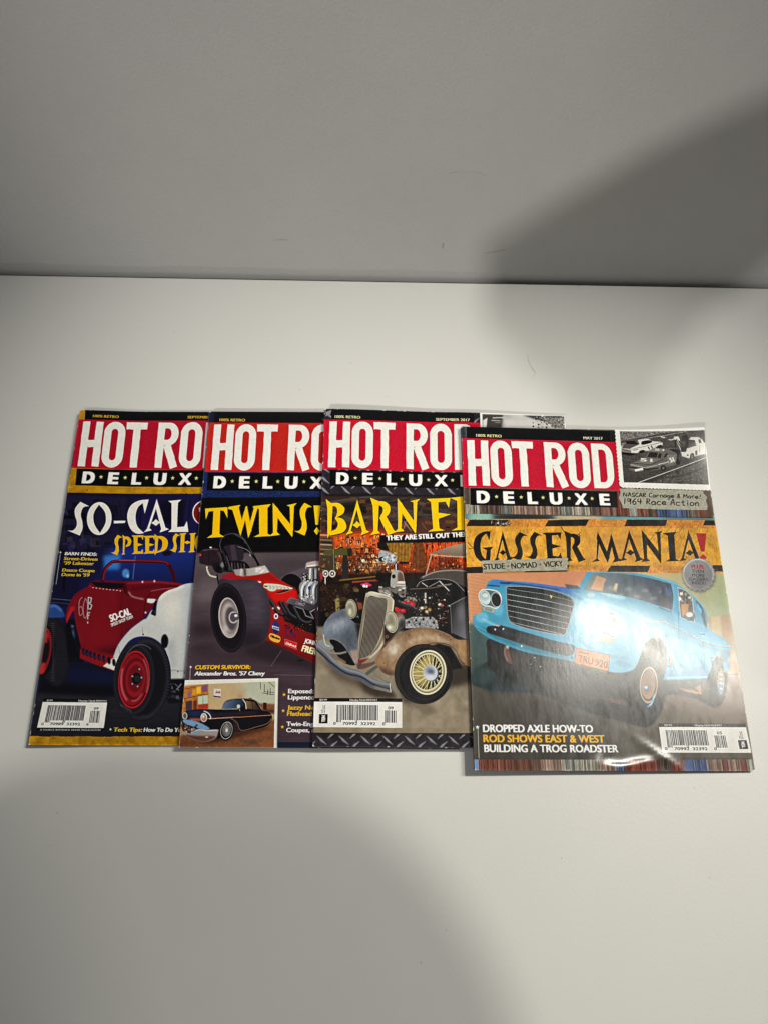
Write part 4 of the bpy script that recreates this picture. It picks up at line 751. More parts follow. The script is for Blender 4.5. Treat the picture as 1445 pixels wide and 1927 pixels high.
    c.line([(1320, 768), (1280, 735), (1240, 650), (1180, 603), (1100, 588), (1020, 598), (940, 648), (870, 728), (810, 806), (740, 858)], 8, '#3b2b22', sm=1, b=1.5); c.grain(.14, 14, 10, 25, 3)
    for x, y in ((980, 605), (1110, 520), (700, 560), (640, 760), (850, 520), (1200, 560)): c.ell(x, y, 5, 4, '#3e241a', b=.6)
    c.unclip()
    # lamp
    c.ell(762, 402, 58, 76, '#55504d', rot=-8); c.ell(775, 385, 30, 40, '#b3aeb0', b=5, a=.8); c.ell(790, 420, 18, 40, '#282428', b=5, a=.9); c.ell(758, 350, 30, 16, '#8a5a3c', b=4, a=.8)
    c.ell(703, 408, 54, 94, '#b9b4a6', rot=-7); c.ell(701, 408, 48, 88, '#2c2927', rot=-7, hole=.94); c.ell(700, 408, 45, 84, '#7d7660', rot=-7, r=(688, 440, 84, '#c2bda6')); c.poly([(660, 350), (720, 340), (730, 420), (690, 400)], '#6f6956', b=5, a=.6); c.ell(690, 455, 26, 22, '#efece0', b=4, a=.9); c.line([(700, 330), (705, 490)], 3, '#807a68', a=.6, b=.6)
    # wheel
    c.ell(972, 852, 246, 258, '#1b1a1b', rot=10); c.ell(968, 850, 236, 248, '#2c2b2c', rot=10, hole=.86, b=2, a=.9); c.ell(985, 860, 215, 235, '#121113', rot=10, hole=.93, b=1.5)
    c.ell(1010, 838, 155, 192, '#b5ac8c', rot=8); c.ell(1010, 838, 152, 189, '#efe8c8', rot=8, hole=.95); c.ell(1008, 838, 140, 176, '#7c745a', rot=8, hole=.95); c.ell(1005, 835, 128, 160, '#1c1816', rot=8)
    c.clip(_arc(1005, 835, 128, 160, 0, 350, 40)); c.poly([(860, 830), (1000, 680), (1060, 700), (1000, 960), (900, 940)], '#b8a868', b=6, a=.9); c.unclip()
    for i in range(34):
        a0 = i * 2 * math.pi / 34; a1 = a0 + (.35 if i % 2 else -.35); c.line([(1035 + 40 * math.cos(a1), 845 + 45 * math.sin(a1)), (1006 + 128 * math.cos(a0), 835 + 160 * math.sin(a0))], 5.5, '#dfd6a6' if i % 3 else '#c7bb84')
    c.ell(1006, 835, 130, 162, '#d9d2ae', rot=8, hole=.93)
    c.ell(1038, 848, 64, 68, '#5b6274'); c.ell(1030, 842, 60, 66, '#8b93a4', r=(1015, 815, 60, '#c8cdd6')); c.ell(1035, 835, 26, 22, '#2b3858', b=5, a=.8); c.ell(1025, 870, 34, 20, '#e2e3e4', b=5, a=.7)
    # bumper
    c.line([(200, 640), (170, 665), (260, 680), (330, 665)], 17, '#8d8880', sm=1, b=.6); c.line([(540, 800), (560, 850), (640, 910), (690, 930)], 15, '#837c74', sm=1, b=.6)
    c.poly([(480, 850), (570, 780), (600, 790), (500, 870)], '#5b5f58', b=1); c.poly([(90, 590), (130, 560), (200, 600), (220, 640), (150, 640)], '#8a9390', sm=1, b=1); c.line([(135, 520), (150, 600), (190, 620)], 9, '#b9c0ba', sm=1)
    bp = [(70, 590), (150, 650), (215, 710), (260, 770), (340, 800), (440, 830), (540, 890), (640, 925), (690, 925), (698, 1010), (640, 1000), (540, 975), (430, 910), (340, 868), (270, 855), (200, 800), (140, 720), (70, 650)]
    c.poly([(x + 4, y + 60) for x, y in bp[4:]], '#3b3026', sm=1, b=9, a=.6)
    c.poly(bp, '#5c606a', sm=1); c.clip(bp, 1); c.line([(70, 600), (150, 665), (230, 750), (330, 815), (450, 850), (560, 915), (700, 945)], 14, '#a8adb5', sm=1, b=3); c.line([(70, 640), (200, 760), (320, 845), (450, 880), (560, 945), (700, 985)], 9, '#1f2026', sm=1, b=1.5); c.line([(560, 965), (700, 1000)], 16, '#a89c88', b=4); c.unclip(); c.line([(688, 930), (696, 1008)], 6, '#d6d3cc')
    # ---------- lettering
    c.F(580, 760, .22145); c.unclip()
    c.poly([(150, 775), (3000, 775), (3000, 790), (140, 790)], '#1d1719', b=2)
    c.poly([(610, 1120), (3000, 1035), (3000, 1150), (610, 1185)], '#0d0c0c', b=.8)
    for q in [(('B', 158, 838, 330, 1122)), ('A', 330, 820, 526, 1120), ('R', 530, 815, 748, 1116), ('N', 738, 812, 942, 1092), ('F', 1005, 800, 1208, 1084), ('I', 1198, 792, 1372, 1074), ('N', 1390, 790, 1590, 1070), ('D', 1600, 790, 1790, 1060), ('S', 1790, 790, 1960, 1060)]:
        display(c, q[0], *[v + (6 if i % 2 else 5) for i, v in enumerate(q[1:])], '#1c130c', lean=2, b=1.5, a=.9); display(c, *q, '#f0c808', lean=2)
    c.text('THEY ARE STILL OUT THERE', 664, 1164, 1380, 1126, 44, '#f4f1ea', .10)
    c.poly([(145, 40), (3000, 62), (3000, 200), (140, 150)], '#0e0e12')
    M = c.M.copy(); plate(c, (100, 50, 208, 142), 3); c.poly([(212, 40), (1405, 60), (1405, 170), (208, 144)], '#0e0e12'); c.poly([(158, 120), (168, 80), (212, 62), (200, 100)], '#8f9094', b=.5)
    plate(c, (1404, 60, 1450, 168), 3)
    c.P(); masthead(c, [(613, 791.8), (901, 796.4), (903.3, 889.2), (609.5, 884.6)], [(623.2, 886.6), (899.5, 890.8), (899.8, 920.4), (622.7, 916.2)], '#cc1236')
    c.F(580, 760, .22145); c.text('100% RETRO', 238, 131, 452, 137, 25, '#d3cc9c', .05); c.text('SEPTEMBER 2017', 1082, 146, 1366, 153, 25, '#d3cc9c', .05)
    # snapshot at the top right
    c.F(850, 770, .24221)
    c.poly([(212, 20), (900, 20), (1000, 560), (230, 560)], '#e6e4de')
    ph = [(230, 42), (862, 48), (880, 420), (240, 420)]; c.poly(ph, '#8a8886', g=(240, 60, 500, 60, '#c9c8c4')); c.clip(ph)
    c.poly([(228, 42), (390, 42), (380, 150), (230, 150)], '#4a4846', b=3); c.poly([(235, 90), (270, 70), (262, 150), (235, 150)], '#d9d7d2', b=1)
    c.line([(310, 70), (400, 66)], 7, '#e6e4de', b=.8); c.line([(300, 90), (370, 92)], 6, '#d0cec8', b=.8); c.line([(330, 105), (370, 106)], 5, '#b0aea8', b=.8); c.poly([(400, 75), (880, 100), (880, 200), (400, 200)], '#d4d3cf', b=6); c.poly([(540, 44), (870, 50), (872, 110), (800, 120), (740, 95), (640, 75)], '#3a3836', b=3); c.poly([(640, 60), (870, 60), (870, 150), (760, 130), (740, 90)], '#8c8a86', b=2); c.clutter(140, (620, 50, 870, 150), (2, 7), ['#1c1b1a', '#d9d7d2', '#5a5856', '#8c8a86'], 5)
    c.unclip(); c.poly([(860, 20), (880, 20), (885, 42), (300, 30)], '#1a191b', b=.3)
    # ---------- foot
    c.F(580, 1080, .22145)
    c.poly([(40, 1310), (1450, 1310), (1450, 1370), (40, 1360)], '#8e8068', n=.12, ns=18, b=2, a=.5)
    plate(c, (20, 1358, 3000, 1520), 5, 1.05); c.line([(40, 1358), (3000, 1368)], 7, '#17141a', b=1.5)
    barcode(c, [(55, 1058), (790, 1060), (791, 1312), (46, 1306)], '0 70992 32392 0', '09', '$8.99', 'Display Until 09/15/17', 'ten_left')
    wear(c, 6)
    return c

def art_twins():
    """the cover with the red dragster and the small snapshot of a black two-door"""
    c = Cover(CORNERS[1], '#4c4046')
    c.F(330, 760, .22145)
    c.poly([(180, 800), (3000, 800), (3000, 1290), (120, 1290)], '#0c0b0d')
    c.poly([(60, 1272), (3000, 1275), (3000, 3200), (20, 3200)], '#52464c', g=(700, 1270, 700, 2400, '#4b3b44'), b=3)
    c.clip([(60, 1272), (3000, 1275), (3000, 3200), (20, 3200)]); c.grain(.10, 10, 60, 7, 3); c.poly([(180, 1275), (3000, 1275), (3000, 1420), (180, 1420)], '#6b6066', b=14, a=.5); c.ell(300, 1560, 120, 100, '#7a6e74', b=22, a=.6); c.ell(1000, 1370, 280, 50, '#3a3136', b=22, a=.7); c.unclip()
    c.F(330, 1080, .22145)
    c.ell(240, 480, 160, 60, '#2d2429', b=18, a=.8); c.ell(250, 200, 100, 50, '#8a7e84', b=18, a=.5); c.ell(250, 640, 120, 30, '#2c2228', b=12, a=.7); c.ell(500, 700, 300, 50, '#3a2d34', b=16, a=.7); c.poly([(560, 660), (780, 560), (1180, 730), (1180, 830), (800, 760)], '#2c2127', b=9, a=.8)
    c.line([(910, 655), (820, 790)], 3, '#b9a9ae', a=.5); c.line([(840, 862), (1180, 870)], 3, '#a79ba0', a=.5); c.ell(1070, 742, 30, 8, '#1c1418', b=1.5)
    # chute packs, roll cage
    c.F(360, 990, .17301)
    c.poly([(100, 290), (140, 262), (230, 240), (290, 250), (330, 300), (310, 420), (240, 440), (130, 420), (95, 400)], '#2c1f26', sm=1, n=.15, ns=8, b=.6); c.line([(130, 272), (240, 258), (300, 262)], 9, '#6b5964', b=1.5); c.line([(190, 240), (200, 420)], 5, '#1a1116', b=1); c.ell(105, 320, 11, 13, '#b9405c')
    c.poly([(330, 300), (390, 220), (560, 225), (578, 330), (540, 390), (330, 400)], '#2f2530', sm=1, b=.6); c.poly([(430, 220), (480, 210), (510, 380), (450, 390)], '#453844', b=1.5); c.poly([(240, 420), (340, 400), (360, 500), (300, 520), (250, 480)], '#1e181d', sm=1); c.line([(300, 290), (350, 380)], 26, '#4c3a44', b=2)
    c.ell(218, 240, 14, 8, '#ddd6cc'); c.line([(175, 445), (185, 500), (215, 545), (280, 562)], 17, '#c9beb2', sm=1); 
    for i in range(8): c.line([(178 + i * 13, 470 + i * 12), (192 + i * 13, 462 + i * 12)], 3, '#5a4a46')
    c.poly([(330, 400), (560, 390), (640, 450), (620, 500), (350, 500)], '#161317', sm=1)
    for i in range(8): c.line([(345 + i * 34, 395 + i * 3), (352 + i * 34, 500)], 7, '#8d8890' if i % 2 else '#5a555c', b=.8)
    c.ell(345, 430, 24, 30, '#7d7a80', b=2); c.ell(300, 470, 30, 40, '#111013', b=1)
    for off, ww in ((0, 24),):
        c.line([(395, 500), (345, 330), (318, 220), (345, 130), (420, 95), (500, 98), (570, 140), (640, 250), (745, 440)], ww, '#0d0c0f', sm=1); c.line([(342, 300), (318, 220), (345, 130), (420, 95), (500, 98), (570, 140), (640, 250), (735, 430)], 5, '#8e8992', sm=1, b=.5)
    c.line([(440, 490), (395, 330), (355, 250)], 24, '#100f12', sm=1); c.line([(436, 490), (390, 330)], 5, '#a49fa8', b=.6); c.line([(480, 100), (570, 150), (600, 200)], 10, '#5a5560', sm=1, b=1); c.line([(500, 240), (600, 270), (690, 350), (740, 440)], 20, '#131216', sm=1); c.line([(510, 234), (600, 262), (660, 310)], 4, '#9b96a0', sm=1); c.line([(645, 310), (652, 340)], 8, '#d9d5d2', b=1); c.line([(285, 530), (310, 660)], 16, '#0d0c0f')
    # far tyre
    c.F(330, 1080, .22145)
    c.poly([(880, 90), (940, 20), (1060, -30), (1140, -30), (1180, 60), (1150, 180), (1040, 200)], '#5b525c', sm=1, b=1); c.ell(990, 110, 96, 100, '#141014', rot=-8)
    # body
    bd = [(385, 150), (395, 50), (410, 20), (470, -5), (560, 10), (740, 0), (820, -5), (900, 60), (1040, 150), (1050, 235), (1180, 300), (1200, 400), (1205, 560), (1175, 735), (785, 580), (780, 300)]
    c.poly(bd, '#a81412', g=(600, 0, 1000, 600, '#7e1512'), b=.4)
    c.poly([(760, 60), (900, 80), (1040, 155), (1040, 230), (940, 240), (850, 250), (790, 160)], '#c81a12', b=4)
    c.poly([(395, 60), (420, 25), (470, 5), (500, 40), (520, 60), (400, 160), (385, 140)], '#8c2438', b=4, a=.9); c.ell(720, 78, 18, 9, '#f4dcd8', b=1.5)
    ws = [(495, 20), (500, -35), (640, -50), (765, -55), (770, -52), (808, 12), (690, 38), (560, 32)]
    c.F(330, 760, .22145); c.poly([(495, 1415), (640, 1405), (768, 1382), (808, 1440), (700, 1462), (580, 1474), (520, 1462)], '#9a918e', g=(500, 1400, 800, 1430, '#c9c3be'), b=.4); c.poly([(585, 1405), (605, 1405), (610, 1470), (590, 1472)], '#4f4648', b=2); c.poly([(560, 1408), (575, 1408), (570, 1465), (560, 1468)], '#d9d3ce', b=2)
    for x, y in ((700, 1430), (725, 1410), (750, 1425), (700, 1412), (735, 1438)): c.ell(x, y, 16, 8, '#e6e1dc', rot=-20, b=.5, a=.9)
    # bird emblem
    c.F(480, 1080, .08997)
    c.poly([(200, 250), (240, 225), (460, 235), (600, 262), (800, 322), (760, 345), (640, 345), (480, 345), (420, 380), (320, 375), (260, 330), (200, 300)], '#cfcabc', sm=1); c.poly([(190, 268), (250, 262), (290, 280), (240, 300)], '#2a1a18'); c.ell(205, 292, 24, 10, '#e0b43c')
    for i in range(6): c.line([(300 + i * 75, 262 + i * 8), (350 + i * 75, 300 + i * 6), (320 + i * 72, 340 + i * 2)], 8, '#4a3a38', sm=1, a=.8)
    c.poly([(430, 430), (600, 360), (830, 340), (640, 400), (500, 435)], '#2a1c22'); c.line([(440, 440), (620, 420), (800, 350)], 6, '#d0b8b8', a=.7)
    c.line([(330, 0), (480, 130), (720, 260), (880, 335)], 5, '#ef6a58', b=1)
    # red side panel, engine
    c.poly([(330, 680), (560, 900), (760, 1030), (1240, 1290), (1300, 1300), (1300, 1900), (1000, 1760), (260, 1400), (330, 1100)], '#99191a', g=(400, 900, 1100, 1700, '#7c1416')); c.poly([(330, 640), (420, 640), (560, 860), (560, 900), (380, 760)], '#7d2430')
    c.poly([(600, 900), (760, 560), (1240, 700), (1300, 1290), (1100, 1230), (780, 1060), (640, 1010)], '#15100f', b=1.5)
    c.clutter(60, (640, 900, 1240, 1250), (8, 26), ['#2a1c1a', '#0e0b0c', '#4a3030', '#1c1518'], 8, (1, 1), (.5, .9)); c.clutter(16, (850, 1000, 1200, 1220), (3, 7), ['#d8ccb0', '#b09868'], 9)
    c.poly([(660, 620), (760, 520), (1180, 640), (1270, 690), (1180, 810), (900, 700)], '#5d5961', g=(760, 540, 1180, 780, '#3c3940')); c.line([(660, 620), (760, 522), (1180, 642), (1262, 690)], 6, '#a39fa8', b=.6); c.poly([(880, 600), (1060, 650), (1040, 700), (870, 645)], '#55525a'); c.line([(890, 605), (1060, 652), (1036, 696), (868, 645), (890, 605)], 6, '#a9a5ae'); scrib(c, 920, 640, 1010, 662, 26, '#c9c5cc', 5, 4)
    c.line([(850, 700), (1020, 760), (1080, 900), (1240, 960), (1160, 810)], 20, '#7a767e', sm=0); c.line([(1180, 820), (1270, 760)], 20, '#98949c')
    # blower and chrome injectors
    c.poly([(940, 280), (1000, 180), (1120, 160), (1300, 200), (1320, 420), (1280, 650), (1000, 570), (950, 420)], '#8f9096', sm=1, b=.6)
    for x in (1010, 1130, 1250):
        c.line([(x, 560), (x - 10, 360), (x + 30, 250), (x + 70, 200)], 52, '#c9cacd', sm=1); c.line([(x + 26, 560), (x + 24, 380), (x + 56, 270)], 22, '#3a3c46', sm=1, b=1.2); c.line([(x - 14, 550), (x - 20, 370), (x + 10, 270)], 12, '#f4f4f2', sm=1, b=1)
    c.clutter(60, (960, 440, 1290, 640), (5, 18), ['#e8e8e6', '#2a2a30', '#8a8a90', '#b0b0b4'], 3); c.ell(1155, 325, 32, 42, '#22408c'); c.poly([(1020, 380), (1060, 390), (1050, 480), (1015, 470)], '#3a3f5a')
    c.poly([(980, 90), (1100, 20), (1240, 40), (1300, 120), (1260, 190), (1040, 160)], '#2a282e', sm=1); c.clutter(50, (990, 20, 1290, 190), (6, 20), ['#c8c8ca', '#1a191d', '#77777c', '#e6e6e6'], 5)
    c.F(330, 760, .22145); c.poly([(1115, 1390), (1130, 1360), (1225, 1350), (1228, 1400), (1120, 1412)], '#b9a9a4', sm=1, b=.5); c.line([(1125, 1395), (1225, 1378)], 10, '#f0ebe6', b=1); c.line([(1120, 1405), (1228, 1398)], 9, '#2a2628', b=1); c.poly([(1140, 1410), (1215, 1410), (1210, 1500), (1140, 1500)], '#8b8b92'); c.line([(1155, 1410), (1150, 1500)], 12, '#e9e9ea', b=1); c.line([(1180, 1410), (1182, 1500)], 12, '#2e2e36', b=1); c.line([(1200, 1420), (1198, 1500)], 9, '#d9d9dc', b=1)
    # headers
    c.F(480, 1080, .08997)
    for pts in ([(320, 560), (400, 690), (480, 820), (600, 880)], [(530, 610), (600, 740), (680, 860), (860, 960)], [(600, 620), (680, 760), (760, 880), (940, 980)], [(800, 690), (870, 830), (960, 980), (1070, 1040), (1180, 1030)]):
        c.line(pts, 72, '#151318', sm=1); c.line([(x + 10, y - 12) for x, y in pts], 34, '#35323b', sm=1, b=2.5); c.line([(x + 16, y - 14) for x, y in pts], 9, '#77737e', sm=1, b=1.5)
    c.poly([(475, 700), (520, 710), (545, 740), (520, 775), (490, 740)], '#dcd0cc'); c.ell(395, 740, 18, 22, '#dccccc', b=.5)
    # stickers
    c.ell(456, 905, 44, 58, '#e9e4e2'); c.ell(456, 905, 24, 32, '#3a3f78'); c.ell(450, 1135, 78, 138, '#1f2a66', rot=-4); c.ell(440, 1070, 44, 42, '#3a4a96', hole=.7); c.poly([(376, 1095), (520, 1140), (520, 1205), (380, 1155)], '#cfcfd6'); c.text('MOROSO', 388, 1150, 512, 1188, 36, '#3a4070', .1)
    oval = [(310, 1300), (340, 1262), (400, 1270), (520, 1320), (550, 1370), (530, 1440), (460, 1450), (350, 1400), (315, 1350)]
    c.poly([(x - 4, y + 4) for x, y in oval], '#5b0f10', sm=1); c.poly(oval, '#e4ac3e', sm=1); c.text('Milodon', 330, 1335, 530, 1400, 54, '#241a10', .14)
    c.line(_arc(725, 1245, 62, 92, 300, 80, 12), 20, '#2a2058'); c.text('OLA', 745, 1295, 868, 1345, 84, '#2a2058', .06); c.line([(735, 1335), (790, 1352), (820, 1372)], 8, '#2a2058')
    c.poly([(628, 1365), (900, 1455), (895, 1615), (630, 1515)], '#3a0c10'); c.poly([(638, 1378), (892, 1462), (886, 1600), (640, 1505)], '#cf1c20'); c.line([(640, 1378), (892, 1462), (886, 1600), (640, 1505), (640, 1378)], 4, '#e8b8b0'); c.text('Edelbrock', 650, 1480, 868, 1562, 54, '#f0e8e4', .04, slant=.25)
    c.text('JOHN', 1050, 1460, 1300, 1532, 96, '#2a0f10', .12); c.text('JOHN', 1042, 1455, 1292, 1525, 96, '#f0ead8', .08)
    c.text('FREIG', 990, 1640, 1346, 1745, 140, '#2a0f10', .13); c.text('FREIG', 982, 1632, 1336, 1735, 140, '#ecdcae', .09)
    c.line([(262, 1420), (620, 1560), (1290, 1850)], 10, '#3a0c10', b=1)
    # near tyre
    c.F(330, 1080, .22145)
    c.poly([(370, 95), (480, 60), (600, 52), (700, 70), (770, 140), (808, 240), (818, 340), (810, 440), (780, 540), (700, 610), (600, 650), (500, 672), (420, 600)], '#3a313c', sm=1, b=.5)
    c.clip([(370, 95), (480, 60), (600, 52), (700, 70), (770, 140), (808, 240), (818, 340), (810, 440), (780, 540), (700, 610), (600, 650), (500, 672), (420, 600)], 1); c.ell(690, 260, 80, 190, '#5c5260', b=24, a=.8); c.ell(560, 110, 130, 40, '#544a56', b=14, a=.7); c.ell(640, 560, 120, 60, '#241b23', b=16, a=.8); c.grain(.09, 9, 30, 3, 2); c.unclip()
    c.ell(458, 378, 152, 296, '#1a151b', rot=-6); c.ell(455, 378, 146, 288, '#2c242d', rot=-6, hole=.93, b=2, a=.9)
    c.ell(460, 378, 86, 172, '#b8aeab', rot=-5); c.ell(463, 378, 78, 160, '#73696a', rot=-5, g=(400, 250, 540, 500, '#a9a0a0')); c.ell(470, 378, 66, 140, '#8c8282', rot=-5, b=1.5); c.ell(462, 372, 56, 118, '#b9b1b0', rot=-5, b=3, a=.9); c.ell(480, 385, 48, 100, '#4c4247', rot=-5, b=3, a=.9); c.ell(500, 375, 40, 50, '#c9c3c3', b=1.5); c.ell(500, 375, 28, 38, '#2b2429', b=1); c.poly([(480, 345), (520, 335), (545, 350), (545, 390), (520, 400), (480, 400)], '#57505a', sm=1); c.ell(522, 360, 14, 12, '#e8e4e4', b=1); c.ell(430, 480, 20, 40, '#e4dedc', b=6, a=.6)
    # ---------- lettering
    c.text('CUSTOM SURVIVOR:', 172, 812, 645, 812, 36, '#f2b21e', .10, slant=.12); c.text("Alexander Bros. '57 Chevy", 168, 864, 766, 866, 36, '#f3f0ec', .09, slant=.12); c.star(137, 792, 13, '#f3f0ec'); c.line([(134, 800), (130, 918)], 3, '#d9d5cf')
    for i, (a, b, cc) in enumerate((('Exposed:', 'Lippenco', '#f3f0ec'), ('Jazzy Nel', 'Flathead', '#f2b21e'), ('Twin-Eng', 'Coupes, a', '#f3f0ec'))):
        y = 1018 + i * 138; x = 966 - i * 7
        c.text(a, x, y, x + (214, 240, 228)[i], y + 2, 38, cc, .08); c.text(b, x - 2, y + 52, x + (224, 208, 240)[i], y + 54, 38, cc, .08); c.star(932 - i * 7, 1030 + i * 136, 17, '#f0b41c')
    # snapshot of the black two-door
    c.poly([(0, 905), (884, 890), (870, 1620), (-30, 1620)], '#e4e0d8'); c.line([(884, 892), (872, 1480)], 3, '#2a2226', b=1)
    ph = [(-10, 945), (858, 918), (842, 1600), (-40, 1600)]; c.poly(ph, '#c8b896', g=(300, 930, 300, 1250, '#a88a66')); c.clip(ph)
    c.poly([(600, 915), (870, 910), (860, 1220), (740, 1180), (600, 1060)], '#bcc0ac', b=8); c.poly([(60, 960), (290, 935), (290, 1150), (60, 1210)], '#b87838', n=.15, ns=8); c.poly([(290, 940), (520, 930), (520, 1060), (410, 1150), (290, 1150)], '#c4ac84', b=2)
    for x0, x1, y0, y1, cc in ((95, 150, 1085, 1190, '#4a3a4a'), (160, 190, 1080, 1170, '#7a2f24'), (200, 285, 1040, 1110, '#c2d0b8'), (200, 285, 1112, 1150, '#b0402c'), (110, 140, 1010, 1050, '#8a6a8a'), (150, 180, 985, 1030, '#e0a02c'), (185, 225, 965, 1020, '#f0c040'), (235, 280, 950, 1005, '#8a5a7a')): c.poly([(x0, y0), (x1, y0 - 10), (x1, y1 - 4), (x0, y1)], cc, b=.6)
    c.line([(80, 1060), (290, 1020)], 5, '#6a4020'); c.line([(60, 985), (180, 960)], 4, '#5a3020'); c.line([(242, 1042), (243, 1150)], 3, '#5a4a3a')
    c.poly([(335, 975), (395, 980), (392, 1052), (333, 1042)], '#d8d4cc'); c.text('AAA', 345, 1016, 388, 1018, 24, '#b03030', .06, slant=.2); c.poly([(333, 1034), (392, 1042), (392, 1054), (333, 1046)], '#3a3a78')
    for a, b in (((730, 920), (732, 985)), ((765, 940), (764, 1010)), ((815, 975), (816, 1035)), ((745, 1015), (850, 1030)), ((760, 1005), (850, 1010)), ((800, 920), (850, 965)), ((795, 985), (790, 1035))): c.line([a, b], 5, '#3a3430')
    c.poly([(700, 1100), (860, 1110), (856, 1200), (740, 1170)], '#8a5a3a', b=2); c.poly([(755, 1095), (785, 1098), (785, 1160), (755, 1155)], '#3a1e1a'); c.ell(800, 1170, 60, 12, '#3c2a30', b=3)
    c.poly([(-40, 1400), (320, 1300), (860, 1240), (860, 1620), (-40, 1620)], '#7d4d33', g=(300, 1300, 400, 1480, '#8a5638'), n=.14, ns=9, b=2); c.poly([(480, 1340), (760, 1290), (830, 1310), (500, 1400), (300, 1440), (200, 1420)], '#3b2419', b=6, a=.8); c.ell(640, 1430, 70, 16, '#4c4440', b=5, a=.7)
    car = [(62, 1200), (90, 1170), (180, 1150), (300, 1150), (400, 1148), (425, 1090), (480, 1065), (580, 1058), (680, 1072), (725, 1110), (742, 1158), (800, 1175), (830, 1205), (825, 1245), (790, 1290), (700, 1320), (500, 1350), (360, 1400), (280, 1340), (100, 1320), (62, 1260)]
    c.poly(car, '#17141a', sm=1); c.clip(car, 1, keep=True); c.poly([(90, 1160), (300, 1155), (330, 1200), (140, 1220)], '#2b3c6a', b=6, a=.8); c.line([(280, 1200), (480, 1190), (700, 1180)], 14, '#3a3240', b=4); c.poly([(120, 1225), (220, 1225), (230, 1250), (140, 1250)], '#b0664c', b=2); c.cm = None; c.clip(ph)
    c.poly([(400, 1145), (432, 1092), (500, 1072), (575, 1070), (590, 1120), (540, 1145)], '#6a7f9c', sm=0, g=(420, 1080, 560, 1140, '#26364c')); c.poly([(605, 1080), (680, 1090), (730, 1160), (615, 1145)], '#8a6a4a', g=(610, 1090, 720, 1140, '#3a2a24')); c.line([(580, 1065), (605, 1100), (612, 1150)], 9, '#c2b8ae'); c.line([(400, 1146), (430, 1090), (500, 1066), (600, 1060), (690, 1078), (740, 1150)], 5, '#8f8a88', sm=1); c.line([(660, 1085), (668, 1150)], 5, '#2a2020'); c.line([(395, 1150), (540, 1148)], 4, '#c8c4c0')
    c.ell(545, 1128, 14, 17, '#c9c6c0'); c.line([(550, 1140), (558, 1168)], 6, '#8a8680'); c.ell(562, 1042, 18, 8, '#c98a68'); c.ell(645, 1062, 16, 7, '#77604c')
    c.line([(272, 1230), (480, 1218), (560, 1218), (680, 1210), (830, 1202)], 5, '#c07a5c'); c.line([(300, 1232), (500, 1222)], 2.5, '#e0d0c4'); c.line([(480, 1228), (530, 1262), (570, 1330), (700, 1300), (790, 1272), (825, 1230)], 6, '#7a5c52', sm=1); c.line([(250, 1165), (290, 1185), (310, 1222), (295, 1230)], 8, '#c8ccd0', sm=1)
    c.ell(88, 1205, 22, 30, '#b9bcbc'); c.ell(88, 1205, 15, 22, '#6a5a58'); c.ell(250, 1220, 28, 38, '#d0d0cc'); c.ell(250, 1222, 20, 30, '#b07a68'); c.ell(246, 1212, 10, 14, '#e6dcd4', b=1)
    c.poly([(70, 1240), (110, 1236), (200, 1256), (270, 1290), (300, 1315), (250, 1325), (170, 1300), (90, 1270)], '#7fa6cc', sm=1, b=.6); c.poly([(60, 1275), (150, 1300), (220, 1340), (160, 1370), (80, 1340)], '#4b322c', sm=1); c.clutter(26, (70, 1280, 200, 1350), (4, 12), ['#a87868', '#2a1c1c', '#d0b8a8', '#5a7aa0'], 5)
    c.poly([(70, 1340), (140, 1352), (200, 1320), (260, 1325), (370, 1322), (372, 1345), (350, 1395), (270, 1425), (170, 1410), (90, 1370)], '#a99e9a', sm=1, b=.4); c.poly([(90, 1365), (200, 1375), (350, 1380), (270, 1422), (170, 1408)], '#6e4434', sm=1, b=2); c.line([(140, 1350), (210, 1322), (270, 1330), (365, 1328)], 8, '#dfe6ea', sm=1, b=1); c.ell(180, 1345, 22, 12, '#7aaad8', b=1); c.ell(275, 1385, 14, 6, '#f0ece8', b=1)
    c.ell(445, 1335, 58, 84, '#141114', rot=12); c.ell(443, 1330, 50, 74, '#d0ccc8', rot=12, hole=.93); c.ell(445, 1325, 36, 56, '#a5a09e', rot=12); c.ell(445, 1325, 34, 54, '#4e4a4c', rot=12, b=.5)
    for i in range(16):
        a0 = i * math.pi / 8; c.line([(445, 1325), (445 + 32 * math.cos(a0), 1325 + 52 * math.sin(a0))], 3, '#b9b5b2')
    c.ell(445, 1328, 11, 15, '#d6d3d0'); c.poly([(500, 1240), (530, 1270), (555, 1335), (500, 1350)], '#3a2a2a', b=1.5, a=.8)
    c.unclip()
    # denim strip at the foot, title, masthead
    c.poly([(880, 1430), (3000, 1440), (3000, 1600), (880, 1600)], '#1a2238', n=.2, ns=3)
    c.F(330, 760, .22145)
    c.poly([(236, 580), (3000, 600), (3000, 820), (180, 808)], '#1c2c5a'); c.clip([(236, 580), (3000, 600), (3000, 818), (180, 806)]); c.grain(.5, 1.6, 7, 3, 2); c.unclip(); c.line([(236, 808), (3000, 818)], 9, '#0b0a10', b=1.5)
    for q in (('T', 256, 886, 446, 1142), ('W', 452, 874, 690, 1142), ('I', 660, 872, 826, 1138), ('N', 812, 860, 1036, 1132), ('S', 1018, 856, 1166, 1130), ('!', 1172, 880, 1246, 1126)): display(c, *q, '#eebf0a', lean=2)
    c.poly([(280, 40), (3000, 60), (3000, 200), (280, 170)], '#0d0e12'); c.poly([(290, 65), (335, 70), (330, 170), (285, 170)], '#14203e')
    c.P(); masthead(c, [(394.2, 796.6), (681, 801.4), (679.5, 894), (387.1, 889.2)], [(391.8, 891.2), (668, 895.7), (667, 929), (390.2, 924.4)], '#c62a20')
    c.F(330, 760, .22145); c.text('100% RETRO', 380, 154, 597, 160, 25, '#c9a84c', .05); c.text('M', 1256, 163, 1280, 163, 22, '#5a5648', .06)
    wear(c, 9); return c

